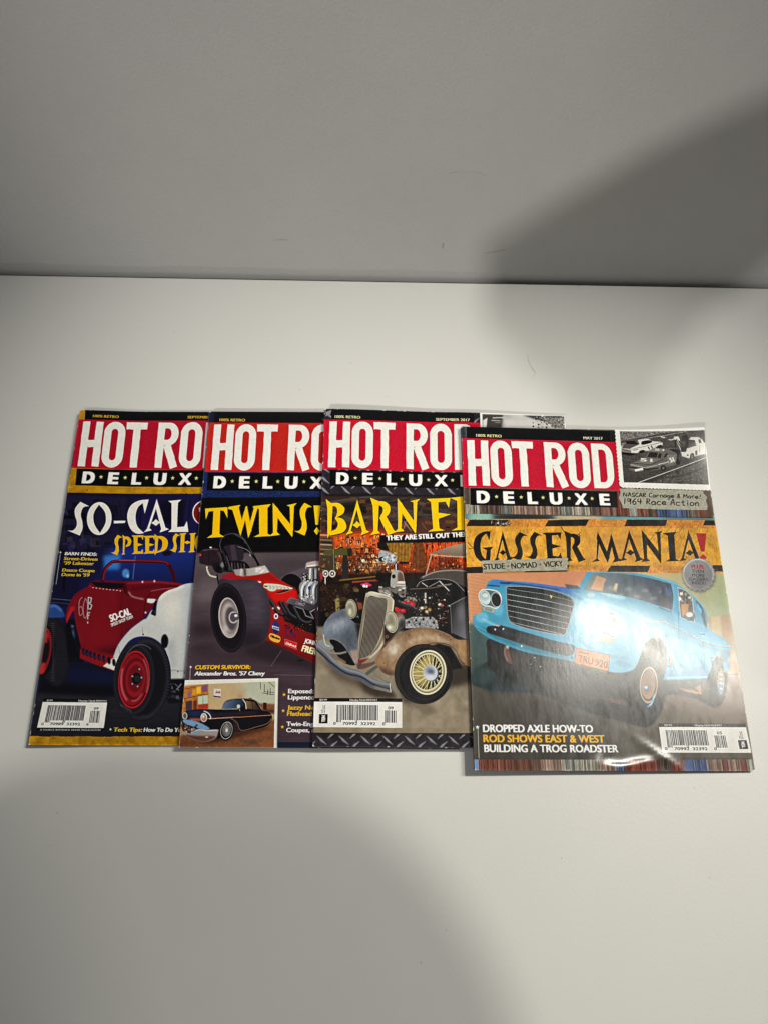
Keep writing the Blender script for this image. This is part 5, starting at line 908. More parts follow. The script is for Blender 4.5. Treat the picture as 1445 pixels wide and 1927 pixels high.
def art_roadster():
    """the cover with the red and white roadster and yellow borders"""
    c = Cover(CORNERS[0], '#16153a')
    c.F(40, 760, .26298)
    c.poly([(200, 640), (3000, 640), (3000, 2700), (0, 2700)], '#15122c', g=(400, 900, 900, 1400, '#16225c'))
    c.poly([(330, 660), (760, 670), (740, 1000), (240, 1060)], '#1f1a3a', b=3); c.clip([(200, 650), (3000, 650), (3000, 1250), (200, 1250)]); c.clutter(60, (270, 700, 760, 1080), (10, 45), ['#0f0d1c', '#2a2550', '#1a1730', '#2c2c4c', '#0b0a14'], 3, (1, 1), (.4, .8)); c.clutter(20, (300, 880, 560, 1060), (12, 40), ['#3a3648', '#14121f'], 4, (1, 1), (.4, .7)); c.unclip()
    c.poly([(790, 670), (1260, 680), (1240, 1000), (790, 1000)], '#1e1848', b=4); c.line([(800, 680), (790, 1010)], 5, '#100d2a', b=1); c.line([(860, 680), (850, 960)], 8, '#120f2c', b=1); c.poly([(1000, 690), (1180, 690), (1160, 870), (1000, 860)], '#120f26', b=3); c.line([(1210, 680), (1180, 1000)], 12, '#141030', b=2); c.line([(780, 930), (1270, 940)], 6, '#2a2768', b=1.5)
    c.poly([(640, 1030), (1290, 1020), (1270, 1300), (560, 1300)], '#1d3488', b=8, g=(900, 1040, 900, 1290, '#141f54')); c.poly([(590, 1090), (715, 1075), (705, 1190), (600, 1190)], '#3a7cc8', b=6); c.ell(750, 1215, 26, 32, '#5aa0e0', b=2, a=.8); c.ell(765, 1235, 10, 14, '#a8d0f0', b=1.5, a=.7)
    c.line([(818, 1090), (800, 1260)], 4, '#8a8ac0', b=.6); c.poly([(1010, 1060), (1070, 1050), (1080, 1085), (1020, 1095)], '#15131c', b=2); c.line([(330, 1120), (325, 1290)], 14, '#0b0918', b=1)
    c.F(40, 1080, .26298)
    c.poly([(200, 40), (420, 40), (420, 240), (200, 220)], '#151433', b=4); c.line([(320, 0), (315, 140)], 14, '#0a0912', b=1.5); c.line([(230, 185), (420, 200)], 3, '#8a90b0', a=.7); c.line([(225, 210), (400, 225)], 3, '#6a7090', a=.6)
    c.poly([(100, 640), (700, 640), (1300, 860), (1300, 1300), (60, 1300)], '#100e1c', b=6, g=(400, 660, 400, 860, '#0c0b12')); c.poly([(60, 850), (700, 880), (1300, 920), (1300, 1300), (40, 1300)], '#2b2930', b=6, g=(500, 880, 500, 1160, '#1f1e25')); c.clip([(60, 850), (1300, 850), (1300, 1165), (60, 1165)]); c.grain(.16, 9, 40, 6, 3); c.unclip()
    c.ell(520, 830, 300, 26, '#0a0914', b=10, a=.9); c.poly([(340, 660), (680, 690), (700, 800), (330, 780)], '#12193c', b=8, a=.9)
    # rear wheel under the blue fender
    c.ell(255, 560, 110, 250, '#16151c', rot=-4); c.ell(250, 560, 100, 240, '#26242e', rot=-4, b=6, a=.8)
    c.ell(180, 560, 78, 180, '#101015', rot=6); c.ell(176, 560, 52, 165, '#8c1c22', rot=8); c.ell(182, 560, 34, 100, '#191018', rot=8, b=2); c.poly([(160, 420), (205, 430), (200, 500), (175, 500)], '#b5322e', b=2); c.poly([(150, 640), (190, 640), (180, 710), (150, 720)], '#b5322e', b=2)
    for i in range(30):
        y = 360 + i * 14; c.line([(228 + 10 * math.sin(i / 9.5), y), (252, y + 3)], 3.2, '#55525e', a=.8)
    for i in range(28): c.line([(262 + (i % 2) * 4, 350 + i * 15), (340 - abs(i - 14) * 1.4, 358 + i * 15)], 2.6, '#0f0e14', a=.8)
    c.poly([(215, 230), (260, 228), (305, 262), (322, 312), (260, 320), (205, 312)], '#2c4c8c', sm=1, b=.5); c.line([(220, 240), (262, 238), (302, 272)], 12, '#5f8ccc', sm=1, b=3)
    # chassis gap
    c.poly([(320, 330), (420, 330), (460, 640), (350, 640)], '#0f0d1a', b=2); c.ell(372, 440, 26, 60, '#2a2c58', b=2); c.ell(372, 440, 14, 30, '#9aa0b8', b=2, a=.8); c.ell(370, 380, 20, 10, '#5a5a78', b=1.5); c.poly([(330, 340), (355, 330), (420, 600), (350, 600)], '#0b0a12', b=2)
    # body
    bd = [(330, 300), (345, 240), (390, 160), (440, 120), (490, 90), (500, 65), (560, 50), (760, 55), (960, 50), (1165, 75), (1165, 75), (1100, 110), (1020, 150), (970, 210), (870, 330), (870, 330), (780, 400), (700, 500), (665, 600), (665, 600), (700, 640), (575, 665), (575, 665), (430, 605), (430, 605), (440, 545), (420, 450), (400, 360), (385, 270), (355, 320), (335, 360)]
    c.poly(bd, '#6f0d1c', sm=1, b=.4); c.clip(bd, 1)
    c.poly([(340, 200), (500, 100), (700, 120), (720, 520), (430, 540), (400, 300)], '#7d101e', b=12); c.ell(560, 420, 110, 130, '#850f1e', b=20, a=.8); c.ell(640, 560, 90, 30, '#4f0814', b=12, a=.9); c.poly([(420, 540), (700, 590), (680, 670), (430, 610)], '#8c1218', b=4)
    c.poly([(500, 60), (740, 70), (760, 100), (640, 115), (540, 95)], '#140d16', b=1.5); c.line([(490, 92), (560, 108), (730, 122)], 7, '#a8283c', sm=1, b=.8)
    for i in range(9): c.ell(520 + i * 24, 103 + i * 2.6, 4, 3, '#d8b8c0')
    c.line([(400, 190), (390, 260), (410, 380), (440, 500)], 8, '#8e1c2c', sm=1, b=3, a=.7); c.poly([(340, 300), (365, 240), (395, 240), (385, 280), (350, 350), (335, 360)], '#b0242c', b=2)
    c.line([(735, 80), (755, 140), (850, 178)], 12, '#3f0710', sm=1, b=2); c.line([(770, 130), (800, 165), (880, 185)], 9, '#d8a0ac', sm=1, b=2.5, a=.9); c.line([(760, 70), (950, 62), (1150, 82)], 9, '#a3263a', sm=1, b=2.5); c.line([(790, 110), (1000, 85), (1140, 95)], 16, '#4c0812', b=4, a=.8); c.line([(725, 130), (715, 240), (725, 500)], 3, '#4a0812', b=.6)
    c.line([(880, 330), (890, 220), (930, 140), (1030, 100), (1160, 95)], 5, '#3f0710', sm=1, b=.8); c.line([(930, 128), (1010, 112), (1150, 100)], 5, '#c06a78', sm=1, b=1.2)
    c.unclip()
    c.poly([(905, 180), (960, 182), (975, 195), (940, 215), (902, 208)], '#ded8dc', b=1.5); c.line([(968, 192), (955, 250), (965, 300)], 12, '#0d0b12', sm=1, b=.6); c.ell(893, 280, 7, 7, '#e0d6da', b=.6)
    # windscreen hoop
    c.line([(585, 60), (600, -20), (640, -70), (700, -88), (1000, -82), (1060, -55), (1085, 0), (1100, 60)], 26, '#3f0a14', sm=1); c.line([(590, 50), (605, -20), (645, -72), (700, -92), (1000, -86), (1056, -62)], 9, '#8c2634', sm=1, b=1.2); c.line([(700, -96), (820, -94)], 5, '#b9707c', b=1)
    c.ell(870, 60, 6, 8, '#e8e0e0', b=.5); c.ell(955, 55, 6, 8, '#e8e0e0', b=.5); c.line([(740, 80), (760, 130)], 12, '#4a0c16', b=.8)
    # louvred frame rail
    c.poly([(430, 540), (660, 600), (680, 640), (690, 700), (560, 660), (430, 605)], '#8c1418', b=.6); c.poly([(590, 662), (665, 600), (710, 600), (690, 700)], '#dfdbd8', b=.6)
    for i, x in enumerate((455, 480, 505, 533, 564, 596)): c.ell(x, 560 + i * 9.5, 11, 26, '#14101c', rot=-6, b=.4); c.ell(x + 4, 565 + i * 9.5, 5, 14, '#2c2c70', b=1)
    for x, y in ((633, 622), (668, 635)): c.ell(x, y, 12, 27, '#0f0c12', rot=-6, b=.4)
    # white nose
    wh = [(975, 215), (1000, 160), (1050, 125), (1110, 105), (1165, 80), (1235, 70), (1400, 70), (1400, 750), (1062, 755), (1040, 560), (960, 470), (860, 450), (780, 480), (720, 560), (700, 605), (662, 598), (662, 598), (700, 505), (780, 405), (870, 335), (900, 320), (940, 260), (968, 300), (968, 300)]
    c.poly(wh, '#c9cbc9', sm=1, b=.4); c.clip(wh, 1)
    c.poly([(1165, 75), (1400, 75), (1400, 760), (1175, 760)], '#b3bcc4', b=14, a=.8); c.ell(1080, 260, 70, 110, '#e0ded6', b=20, a=.9); c.line([(985, 190), (1050, 130), (1165, 95)], 14, '#ecebe6', b=4); c.poly([(960, 460), (1060, 560), (1060, 750), (1100, 750), (1100, 480)], '#a3a8ae', b=10, a=.7); c.line([(1060, 690), (1180, 700)], 5, '#8a9098', b=1); c.line([(870, 380), (872, 430)], 3, '#8a8d90'); c.ell(876, 436, 6, 8, '#15131a'); c.line([(1240, 70), (1235, 760)], 8, '#8590a0', b=3); c.line([(700, 520), (712, 590)], 4, '#9a9a9c')
    c.unclip(); c.ell(1030, 485, 26, 50, '#121017', b=.6); c.poly([(930, 290), (945, 255), (968, 300), (960, 305)], '#0f0d12', b=.5)
    for x, y in ((1125, 703), (1170, 712)): c.ell(x, y, 5, 5, '#2a2a30')
    # suspension
    c.poly([(1040, 755), (1400, 750), (1400, 900), (1060, 930)], '#100e16', b=2); c.line([(1060, 880), (1160, 890)], 22, '#25242c', b=1); c.line([(1100, 850), (1150, 790)], 6, '#b9bcc8', b=.6); c.clutter(26, (1050, 770, 1180, 900), (4, 12), ['#3a3a46', '#0c0b10', '#6a6a78', '#8a8c98'], 7)
    # front wheel
    c.ell(885, 760, 190, 300, '#14131a', rot=6); c.ell(880, 760, 180, 290, '#35343e', rot=6, hole=.90, b=4, a=.8)
    for i in range(46):
        a0 = -1.9 + i * .082; c.line([(900 + 140 * math.cos(a0), 750 + 262 * math.sin(a0)), (900 + 172 * math.cos(a0), 750 + 290 * math.sin(a0))], 3, '#3d3c46', a=.8)
    c.ell(812, 755, 150, 262, '#1c1b22', rot=4); c.ell(812, 755, 142, 252, '#2e2d36', rot=4, hole=.93, b=2, a=.8); c.line(_arc(860, 770, 148, 262, 200, 300, 14), 5, '#8a8890', b=1.5, a=.8)
    c.ell(812, 758, 116, 210, '#4c0a12', rot=5); c.ell(812, 758, 112, 206, '#b0202c', rot=5, hole=.94); c.ell(808, 758, 98, 184, '#8c121e', rot=5); c.ell(818, 755, 84, 150, '#5f0c16', rot=5, b=2); c.ell(822, 755, 72, 130, '#991724', rot=5, b=2); c.ell(824, 750, 56, 98, '#700f1a', rot=5, b=2.5)
    c.line(_arc(808, 760, 88, 168, 120, 210, 12), 9, '#e08a90', b=2, a=.9); c.line(_arc(808, 760, 78, 150, 40, 100, 12), 9, '#d4808a', b=2, a=.8); c.line(_arc(812, 755, 100, 190, -50, 30, 12), 7, '#f0a8ac', b=2, a=.7)
    c.ell(828, 750, 34, 42, '#0e0d12'); c.ell(834, 752, 22, 26, '#26252e', b=1)
    for x, y in ((850, 685), (800, 735), (865, 745), (800, 790), (838, 808)): c.ell(x, y, 9, 10, '#1a1418'); c.ell(x, y - 1, 6, 7, '#c9c0c4', b=.4)
    scrib(c, 712, 935, 796, 985, 22, '#4a4952', 4, 5)
    # numbers and door lettering
    for pts in ([(445, 172), (425, 205), (425, 290), (438, 300), (450, 280), (440, 240), (424, 250)], [(468, 180), (452, 240), (460, 318), (478, 300), (482, 220), (468, 180)]): c.line(pts, 5, '#a8858c', sm=1, a=.9)
    for pts in ([(488, 170), (486, 255)], [(488, 172), (510, 178), (504, 208), (488, 212), (512, 228), (504, 256), (486, 256)], [(484, 280), (484, 330)], [(484, 282), (500, 282)], [(484, 300), (496, 300)]): c.line(pts, 7, '#b9b0b4', sm=0)
    c.line([(484, 345), (484, 360)], 7, '#b9b0b4')
    c.text('SO-CAL', 645, 348, 792, 292, 56, '#e8e2e0', .08); c.text('SPEED SHOP TEAM', 650, 380, 804, 318, 25, '#d8ced0', .04)
    # ---------- borders, lettering
    c.poly([(60, 1160), (3000, 1168), (3000, 1300), (60, 1300)], '#b98a12'); c.clip([(60, 1160), (3000, 1168), (3000, 1300), (60, 1300)]); c.grain(.22, 16, 16, 5, 3); c.grain(.7, 14, 14, 8, 3, '#9a5a10'); c.unclip(); rg = random.Random(8)
    for i in range(24): x = rg.uniform(80, 1140); c.line([(x, 1161), (x + rg.uniform(10, 60), 1162)], rg.uniform(3, 8), '#1c1824')
    c.F(40, 760, .26298)
    c.poly([(370, 460), (3000, 470), (3000, 655), (335, 645)], '#b98a16'); c.poly([(300, 40), (466, 45), (462, 120), (300, 120)], '#b98a2c'); c.clip([(330, 460), (3000, 470), (3000, 655), (335, 645)]); c.grain(.18, 12, 20, 6, 3); c.unclip(); c.line([(340, 648), (3000, 656)], 5, '#15122a', b=.6); c.ell(478, 626, 5, 7, '#7a3a14'); 
    for x in (880, 1150, 1180): c.ell(x, 650, 14, 6, '#1c1824')
    c.poly([(464, 48), (3000, 70), (3000, 126), (460, 120)], '#0c0c10'); c.poly([(1745, 66), (3000, 66), (3000, 200), (1745, 200)], '#b08a4a', b=.5)
    for q in (('S', 345, 710, 490, 948), ('O', 478, 712, 650, 942), ('-', 664, 798, 748, 900), ('C', 760, 692, 908, 930), ('A', 886, 682, 1060, 922), ('L', 1050, 694, 1200, 918)): display(c, *q, '#e4e1dc', lean=4)
    for q in (('S', 645, 940, 724, 1086), ('P', 722, 946, 790, 1082), ('E', 790, 942, 878, 1076), ('E', 872, 946, 962, 1074), ('D', 948, 946, 1050, 1072), ('S', 1062, 930, 1136, 1066), ('H', 1128, 930, 1250, 1066), ('O', 1240, 935, 1350, 1062), ('P', 1352, 935, 1440, 1062)): display(c, *q, '#e2b40e', lean=3)
    c.ell(1310, 785, 84, 90, '#d8d4d0'); c.ell(1310, 785, 76, 82, '#7d1418'); c.text('1', 1276, 778, 1286, 776, 34, '#e0d8d4', .05); c.ell(1282, 805, 5, 5, '#e0d8d4')
    c.star(293, 1072, 9, '#e8e4de'); c.line([(291, 1085), (262, 1300)], 2.5, '#c9c6c0')
    for s, a, b, y, cc in (('BARN FINDS:', 322, 546, 1091, '#efece6'), ('Street-Driven', 316, 550, 1126, '#e0b022'), ("'39 Lakester", 314, 524, 1158, '#e0b022'), ('Deuce Coupe', 304, 530, 1208, '#e0b022'), ("Done in '59", 300, 494, 1240, '#e0b022')): c.text(s, a, y, b, y + 2, 24, cc, .07, slant=.06)
    c.P(); masthead(c, [(149.1, 791.8), (437, 792.6), (430, 886), (137.8, 883.3)], [(146.5, 884), (421, 886), (418, 918.4), (143.9, 915.8)], '#b81430')
    c.F(40, 760, .26298); c.text('100% RETRO', 518, 103, 698, 105, 20, '#c9a030', .05); c.text('SEPTEMBER', 1190, 106, 1362, 108, 20, '#c9a030', .05)
    c.F(40, 1080, .26298)
    barcode(c, [(176, 894), (624, 896), (597, 1102), (132, 1100)], '0 70989 32392 6', '09', '$7.99', 'Display Until 09/27/11', 'none')
    c.poly([(130, 1101), (597, 1103), (594, 1126), (128, 1124)], '#0e0d12'); c.text('A SOURCE INTERLINK MEDIA PUBLICATION', 152, 1122, 572, 1122, 12, '#a9a8ac', .04)
    c.star(645, 1112, 11, '#eeeae4'); c.text('Tech Tips:', 664, 1128, 868, 1130, 30, '#e6b41e', .10, slant=.12); c.text('How To Do Your Own', 880, 1130, 1280, 1133, 30, '#efece6', .09, slant=.12)
    wear(c, 12); return c
# ============================================================ OBJECTS
def link(o, label=None, cat=None, group=None, kind=None, parent=None):
    COL.objects.link(o)
    for k, v in (('label', label), ('category', cat), ('group', group), ('kind', kind)):
        if v: o[k] = v
    if parent: o.parent = parent
    return o
def mesh(name, verts, faces, m, smooth_=False, **k):
    me = bpy.data.meshes.new(name); me.from_pydata([tuple(v) for v in verts], [], faces); me.update(); me.materials.append(m)
    if smooth_: me.polygons.foreach_set('use_smooth', [True] * len(me.polygons))
    return link(bpy.data.objects.new(name, me), **k)

# --- table top and wall
def slab(name, x0, x1, y0, y1, z0, z1, m, bev=0, **k):
    bm = bmesh.new(); bmesh.ops.create_cube(bm, size=1)
    for v in bm.verts: v.co = ((x0 + x1) / 2 + v.co.x * (x1 - x0), (y0 + y1) / 2 + v.co.y * (y1 - y0), (z0 + z1) / 2 + v.co.z * (z1 - z0))
    if bev: bmesh.ops.bevel(bm, geom=bm.edges[:], offset=bev, segments=3, affect='EDGES')
    me = bpy.data.meshes.new(name); bm.to_mesh(me); bm.free(); me.materials.append(m)
    return link(bpy.data.objects.new(name, me), **k)
slab('table_top', -1.1, .64, -.32, WALL_Y - .0012, -.028, 0, m_table(), .0012, kind='structure')
# the wall: flat above, with the plaster drawn in a little just above the table
MW = m_wall()
prof = [(-.8, .0025), (.004, .0025), (.010, .0018), (.0135, .0002), (.016, 0), (.03, 0), (1.6, 0)]
vs, fs = [], []
xs = np.linspace(-1.6, 1.6, 161)
for j, (z, dy) in enumerate(prof):
    for i, x in enumerate(xs):
        wob = .0009 * math.sin(x * 37 + 1) + .0006 * math.sin(x * 91) if 2 <= j <= 4 else 0
        vs.append((x, WALL_Y + dy, z + wob))
n = len(xs)
for j in range(len(prof) - 1):
    for i in range(n - 1): fs.append((j * n + i, j * n + i + 1, (j + 1) * n + i + 1, (j + 1) * n + i))
mesh('wall', vs, fs, MW, True, kind='structure')
# hairline scuffs and specks on the wall and table
def scuff(name, pts, w, colr, label, cat, plane):
    m, nt, b = mat(name, colr, .8, .2); vs, fs = [], []
    for i, p in enumerate(pts):
        a = np.array(pts[max(i - 1, 0)]); q = np.array(pts[min(i + 1, len(pts) - 1)]); d = q - a; d = d / np.linalg.norm(d); nn = np.array([-d[1], d[0]]) * w * (.35 + .65 * math.sin(math.pi * (i + .5) / len(pts))) / 2
        for s in (-1, 1):
            for t in (0.00005, .0003):
                u, v = np.array(p) + s * nn
                vs.append((u, v, t) if plane == 't' else (u, WALL_Y - t, v))
    for i in range(len(pts) - 1):
        k = i * 4; fs += [(k + 1, k + 3, k + 7, k + 5), (k, k + 1, k + 5, k + 4), (k + 3, k + 2, k + 6, k + 7)]
    return mesh(name, vs, fs, m, label=label, cat=cat)

scuff('wall_scuff', [(.045, .131), (.052, .133), (.060, .1335), (.068, .132), (.074, .129)], .0007, (.46, .45, .43), 'faint thin curved scratch on the grey wall above the middle of the table', 'scratch', 'w')
scuff('wall_scuff', [(.084, .040), (.090, .0415), (.096, .043), (.101, .0455)], .0009, (.40, .39, .37), 'short slanting scuff low on the grey wall, left of the shadow', 'scratch', 'w')
scuff('wall_scuff', [(.046, .045), (.0468, .047), (.0462, .0495), (.0474, .0515)], .0012, (.36, .35, .33), 'small dark upright nick low on the grey wall near the middle', 'scratch', 'w')
scuff('wall_scuff', [(-.098, .052), (-.092, .0525), (-.086, .0522)], .0008, (.40, .39, .37), 'small dark dash low on the left part of the grey wall', 'scratch', 'w')
scuff('stray_hair', [(.124, .390), (.1245, .383), (.127, .376), (.130, .371), (.1285, .367), (.127, .364)], .00020, (.46, .42, .37), 'fine curled stray hair lying on the white table above the right magazines', 'hair', 't')
_vs, _fs = [], []; _rg = random.Random(21)
_pt = [(-.222, .418), (-.243, .395), (-.115, .437), (-.19, .407), (.150, .412), (-.148, -.005), (-.165, -.016), (-.11, -.028), (.03, -.085), (.14, -.06), (.19, .345), (-.30, .33), (.23, -.03), (.0, .345), (.08, .33)] + [(_rg.uniform(-.33, .33), _rg.choice((_rg.uniform(-.11, .03), _rg.uniform(.34, .45)))) for _ in range(20)]
for _x, _y in _pt:
    _r = _rg.uniform(.00018, .00042); _k = len(_vs)
    for _a in range(6): _vs.append((_x + _r * _rg.uniform(.6, 1.3) * math.cos(_a * 1.047), _y + _r * _rg.uniform(.6, 1.3) * math.sin(_a * 1.047), .0001))
    _vs.append((_x, _y, .0005)); _fs += [(_k + _a, _k + (_a + 1) % 6, _k + 6) for _a in range(6)]
mesh('dust', _vs, _fs, mat('dust', (.30, .27, .23), .9)[0], kind='stuff', label='tiny dark specks of dust scattered over the white table', cat='dust')
# --- magazines
T = .0044; MW_, MH = .203, .273
def _ease(t): t = min(1., max(0., t)); return 1 - t * t * (3 - 2 * t)
def base1(x): return T * _ease((x - .094) / .109)
def base2(x): return base1(x + .096) + T if x < .107 else T * _ease((x - .107) / .096)
def base3(x): return T * 1.98 * (1 - x / .203)
BASES = [lambda x: .0028 * _ease(x / .055), base1, base2, base3]

def printed(im):
    # screen and press: a little edge gain, tooth of the paper, dot noise
    a = np.clip(im, 0, 1); a = a + .40 * (a - _blur(a, 1.8)) + .12 * (a - _blur(a, 14))
    a = np.clip(a, 0, 1) ** 1.10
    g = (vnoise(TH, TW, 1.6, 1.6, 77, 1) - .5) * .05 + (vnoise(TH, TW, 9, 9, 78, 3) - .5) * .07
    return np.clip(a * (1 + g[..., None]) + .004, 0, 1)
def cover_material(name, art, gloss=.30):
    im = bpy.data.images.new(name, TW, TH); px = np.ones((TH, TW, 4), np.float32)
    px[..., :3] = printed(art.im)[::-1]; im.pixels.foreach_set(px.ravel()); im.update(); im.pack()
    m, nt, b = mat(name, (1, 1, 1), gloss, .25)
    uv = node(nt, 'ShaderNodeUVMap'); t = node(nt, 'ShaderNodeTexImage', image=im, extension='EXTEND'); nt.links.new(uv.outputs[0], t.inputs[0])
    nt.links.new(t.outputs[0], b.inputs['Base Color'])
    co = coords(nt); mp = node(nt, 'ShaderNodeMapping'); mp.inputs['Scale'].default_value = (1, .35, 1); mp.inputs['Rotation'].default_value = (0, 0, .7); nt.links.new(co, mp.inputs[0])
    r = node(nt, 'ShaderNodeMapRange'); nt.links.new(noise(nt, mp.outputs[0], 160, 4, .7), r.inputs[0]); r.inputs[1].default_value = .3; r.inputs[2].default_value = .7; r.inputs[3].default_value = gloss - .03; r.inputs[4].default_value = gloss + .05
    nt.links.new(r.outputs[0], b.inputs['Roughness'])
    p = bump(nt, b, noise(nt, mp.outputs[0], 420, 3, .6), .0002, .10)
    p = bump(nt, b, noise(nt, mp.outputs[0], 70, 2, .5), .0010, .032, p)
    bump(nt, b, noise(nt, co, 16, 2, .5), .002, .05, p)
    return m

def magazine(idx, x, y, th, art, label, spine_rgb, back_rgb, curl=0, crease=False):
    root = bpy.data.objects.new('magazine', None); root.location = (x, y, 0); root.rotation_euler = (0, 0, th); root.empty_display_size = .05
    link(root, label, 'magazine', 'car magazines laid out in an overlapping row')
    B = BASES[idx]; nx, ny = 88, 110; rs = np.random.RandomState(idx + 5)
    wav = vnoise(ny + 1, nx + 1, 26, 22, idx + 30, 2) - .5
    def lift(u, v):      # the cover's own waviness and its curling corner
        a = min(u, 1 - u, .15) / .15; k = min(v, 1 - v, .12) / .12
        w = (.00030 if idx == 3 else .0006) * wav[int(round(v * ny)), int(round(u * nx))] * (.35 + .65 * min(1, a) * min(1, k))
        c = curl * max(0, (u - .55) / .45) ** 2 * max(0, (v - .72) / .28) ** 1.6
        if crease:
            X, Y = u * MW_, v * MH
            for (cx, cy, ang, L, A, wd_) in ((.116, .004, .20, .026, .0008, .0028), (.098, .003, -.1, .014, .0006, .0026), (.136, .010, -.62, .026, .00055, .0020), (.088, .006, .9, .010, .0004, .002)):
                dx, dy = X - cx, Y - cy; p = dx * math.cos(ang) + dy * math.sin(ang); q = -dx * math.sin(ang) + dy * math.cos(ang)
                w += A * math.exp(-(q / wd_) ** 2) * math.exp(-(p / L * 1.6) ** 2)
            for (cx, cy, A, s) in ((.098, .136, .0018, .05), (.160, .220, .0004, .03)):
                w += A * math.exp(-((X - cx) ** 2 + (Y - cy) ** 2) / s ** 2)
        return w, c
    def sheet(name, zf, thick, m, inset=(0, 0, 0), kind=None, uvs=False, step=1):
        U = np.linspace(0, 1, nx // step + 1); V = np.linspace(0, 1, ny // step + 1); vs = []; a, b_ = len(U), len(V)
        l, r_, tb = inset
        for top in (1, 0):
            for v in V:
                for u in U:
                    X = l + u * (MW_ - l - r_); Y = tb + v * (MH - 2 * tb); z = zf(X / MW_, Y / MH)
                    vs.append((X, Y, z + (thick if callable(thick) is False else thick(X / MW_, Y / MH)) * top))
        N = a * b_; fs = []
        for j in range(b_ - 1):
            for i in range(a - 1):
                k = j * a + i; fs.append((k, k + 1, k + a + 1, k + a)); fs.append((N + k, N + k + a, N + k + a + 1, N + k + 1))
        for i in range(a - 1): fs.append((i, N + i, N + i + 1, i + 1)); k = (b_ - 1) * a + i; fs.append((k, k + 1, N + k + 1, N + k))
        for j in range(b_ - 1): k = j * a; fs.append((k, k + a, N + k + a, N + k)); k = j * a + a - 1; fs.append((k, N + k, N + k + a, k + a))
        o = mesh(name, vs, fs, m, True, parent=root)
        if uvs:
            me = o.data; uvl = me.uv_layers.new(name='UVMap'); co = np.array([v[:2] for v in vs]) / np.array([MW_, MH])
            li = np.zeros(len(me.loops), int); me.loops.foreach_get('vertex_index', li); uvl.data.foreach_set('uv', co[li].astype(np.float32).ravel())
        md = o.modifiers.new('edges', 'EDGE_SPLIT'); md.split_angle = math.radians(50)
        return o
    CT = .00028
    sheet('front_cover', lambda u, v: B(u * MW_) + T - CT + sum(lift(u, v)), CT, cover_material('cover_print', art, .185 if idx == 3 else .22), uvs=True)
    pg = lambda u, v: B(u * MW_) + CT * 1.2
    sheet('page_block', pg, lambda u, v: T - CT * 2.5 + sum(lift(u, v)) * .98, PAPER, (.0006, .0009, .0007), step=2)
    mb, _, _ = mat('back_cover_print', back_rgb, .4); ms, _, _ = mat('spine_print', spine_rgb, .4)
    sheet('back_cover', lambda u, v: B(u * MW_) + .0001, CT * .9, mb, step=4)
    # spine strip wrapping the left edge
    vs, fs = [], []; V = np.linspace(0, 1, 56)
    for v in V:
        z0 = B(0) + .0001; z1 = B(0) + T - CT * .4 + sum(lift(0, round(v * ny) / ny)) * 1
        vs += [(.0003, v * MH, z0), (-.0004, v * MH, z0 + .0004), (-.0004, v * MH, z1 - .0003), (.0003, v * MH, z1 - .00005)]
    for j in range(len(V) - 1):
        for i in range(3): k = j * 4 + i; fs.append((k, k + 4, k + 5, k + 1))
    mesh('spine', vs, fs, ms, True, parent=root)
    # one inner leaf that sticks out a little at the head
    s = (.0011, .0016, .0009, .0010)[idx]; vs = []; fs = []; nu = 20; VV = [.92, .94, .96, .98, 1]
    for u in np.linspace(.48, .985, nu):
        for v in VV:
            X = u * MW_; lz = sum(lift(u, v)); yy = v * MH + (s * (u - .4) * 1.5 if v == 1 else 0)
            vs += [(X, yy, B(X) + T - CT * 2.4 + lz), (X, yy, B(X) + T - CT * 1.5 + lz)]
    for i in range(nu - 1):
        for j in range(4): k = (i * 5 + j) * 2; fs += [(k, k + 2, k + 12, k + 10), (k + 1, k + 11, k + 13, k + 3)]
        k = (i * 5 + 4) * 2; fs.append((k, k + 1, k + 11, k + 10))
    mesh('page', vs, fs, LEAF, parent=root)
    return root
PAPER = m_paper(); LEAF, _, _ = mat('loose_leaf_paper', (.66, .65, .62), .5)
magazine(0, -.25324, .0500, .01678, art_roadster(), 'leftmost magazine, dark red and white roadster on its deep blue cover with yellow bands', (.02, .02, .05), (.3, .28, .25))
magazine(1, -.14437, .04981, .0142, art_twins(), 'magazine titled TWINS! in yellow, red dragster and small inset photo of a black car', (.16, .14, .15), (.3, .28, .25))
magazine(2, -.04796, .05195, .01155, art_barn(), 'magazine with yellow BARN title, old car with rusty brown fender in a cluttered workshop', (.02, .02, .03), (.2, .2, .25))
magazine(3, .06744, .03752, .01684, art_blue(), 'rightmost magazine titled GASSER MANIA! with a light blue car, on top, shiny with glare', (.05, .048, .045), (.25, .25, .25), curl=.0085, crease=True)
# --- an unseen figure leaning over the table, added and shaped to throw the soft shadows
def skin_mesh(name, nodes, edges, m, root=0, sub=2, **k):
    me = bpy.data.meshes.new(name); me.from_pydata([n_[0] for n_ in nodes], edges, []); me.update()
    o = bpy.data.objects.new(name, me); link(o, **k); me.materials.append(m)
    o.modifiers.new('skin', 'SKIN'); me.skin_vertices[0].data
    for i, n_ in enumerate(nodes):
        r = n_[1]; me.skin_vertices[0].data[i].radius = r if isinstance(r, tuple) else (r, r)
    for i in range(len(nodes)): me.skin_vertices[0].data[i].use_root = (i == root)
    s = o.modifiers.new('subdivision', 'SUBSURF'); s.levels = s.render_levels = sub
    o.modifiers['skin'].use_smooth_shade = True
    return o
m_skin, _, _ = mat('skin', (.52, .33, .25), .5); m_shirt, _, _ = mat('dark_shirt', (.05, .055, .07), .85); m_hair, _, _ = mat('dark_hair', (.03, .022, .018), .7)
root = bpy.data.objects.new('unseen_person', None); root.location = (.78, -.26, -.75)
link(root, 'unseen figure added to cast the soft shadows, leaning in from the right over the table', 'unseen_person')
bpy.context.view_layer.update()
off = Vector(root.location)
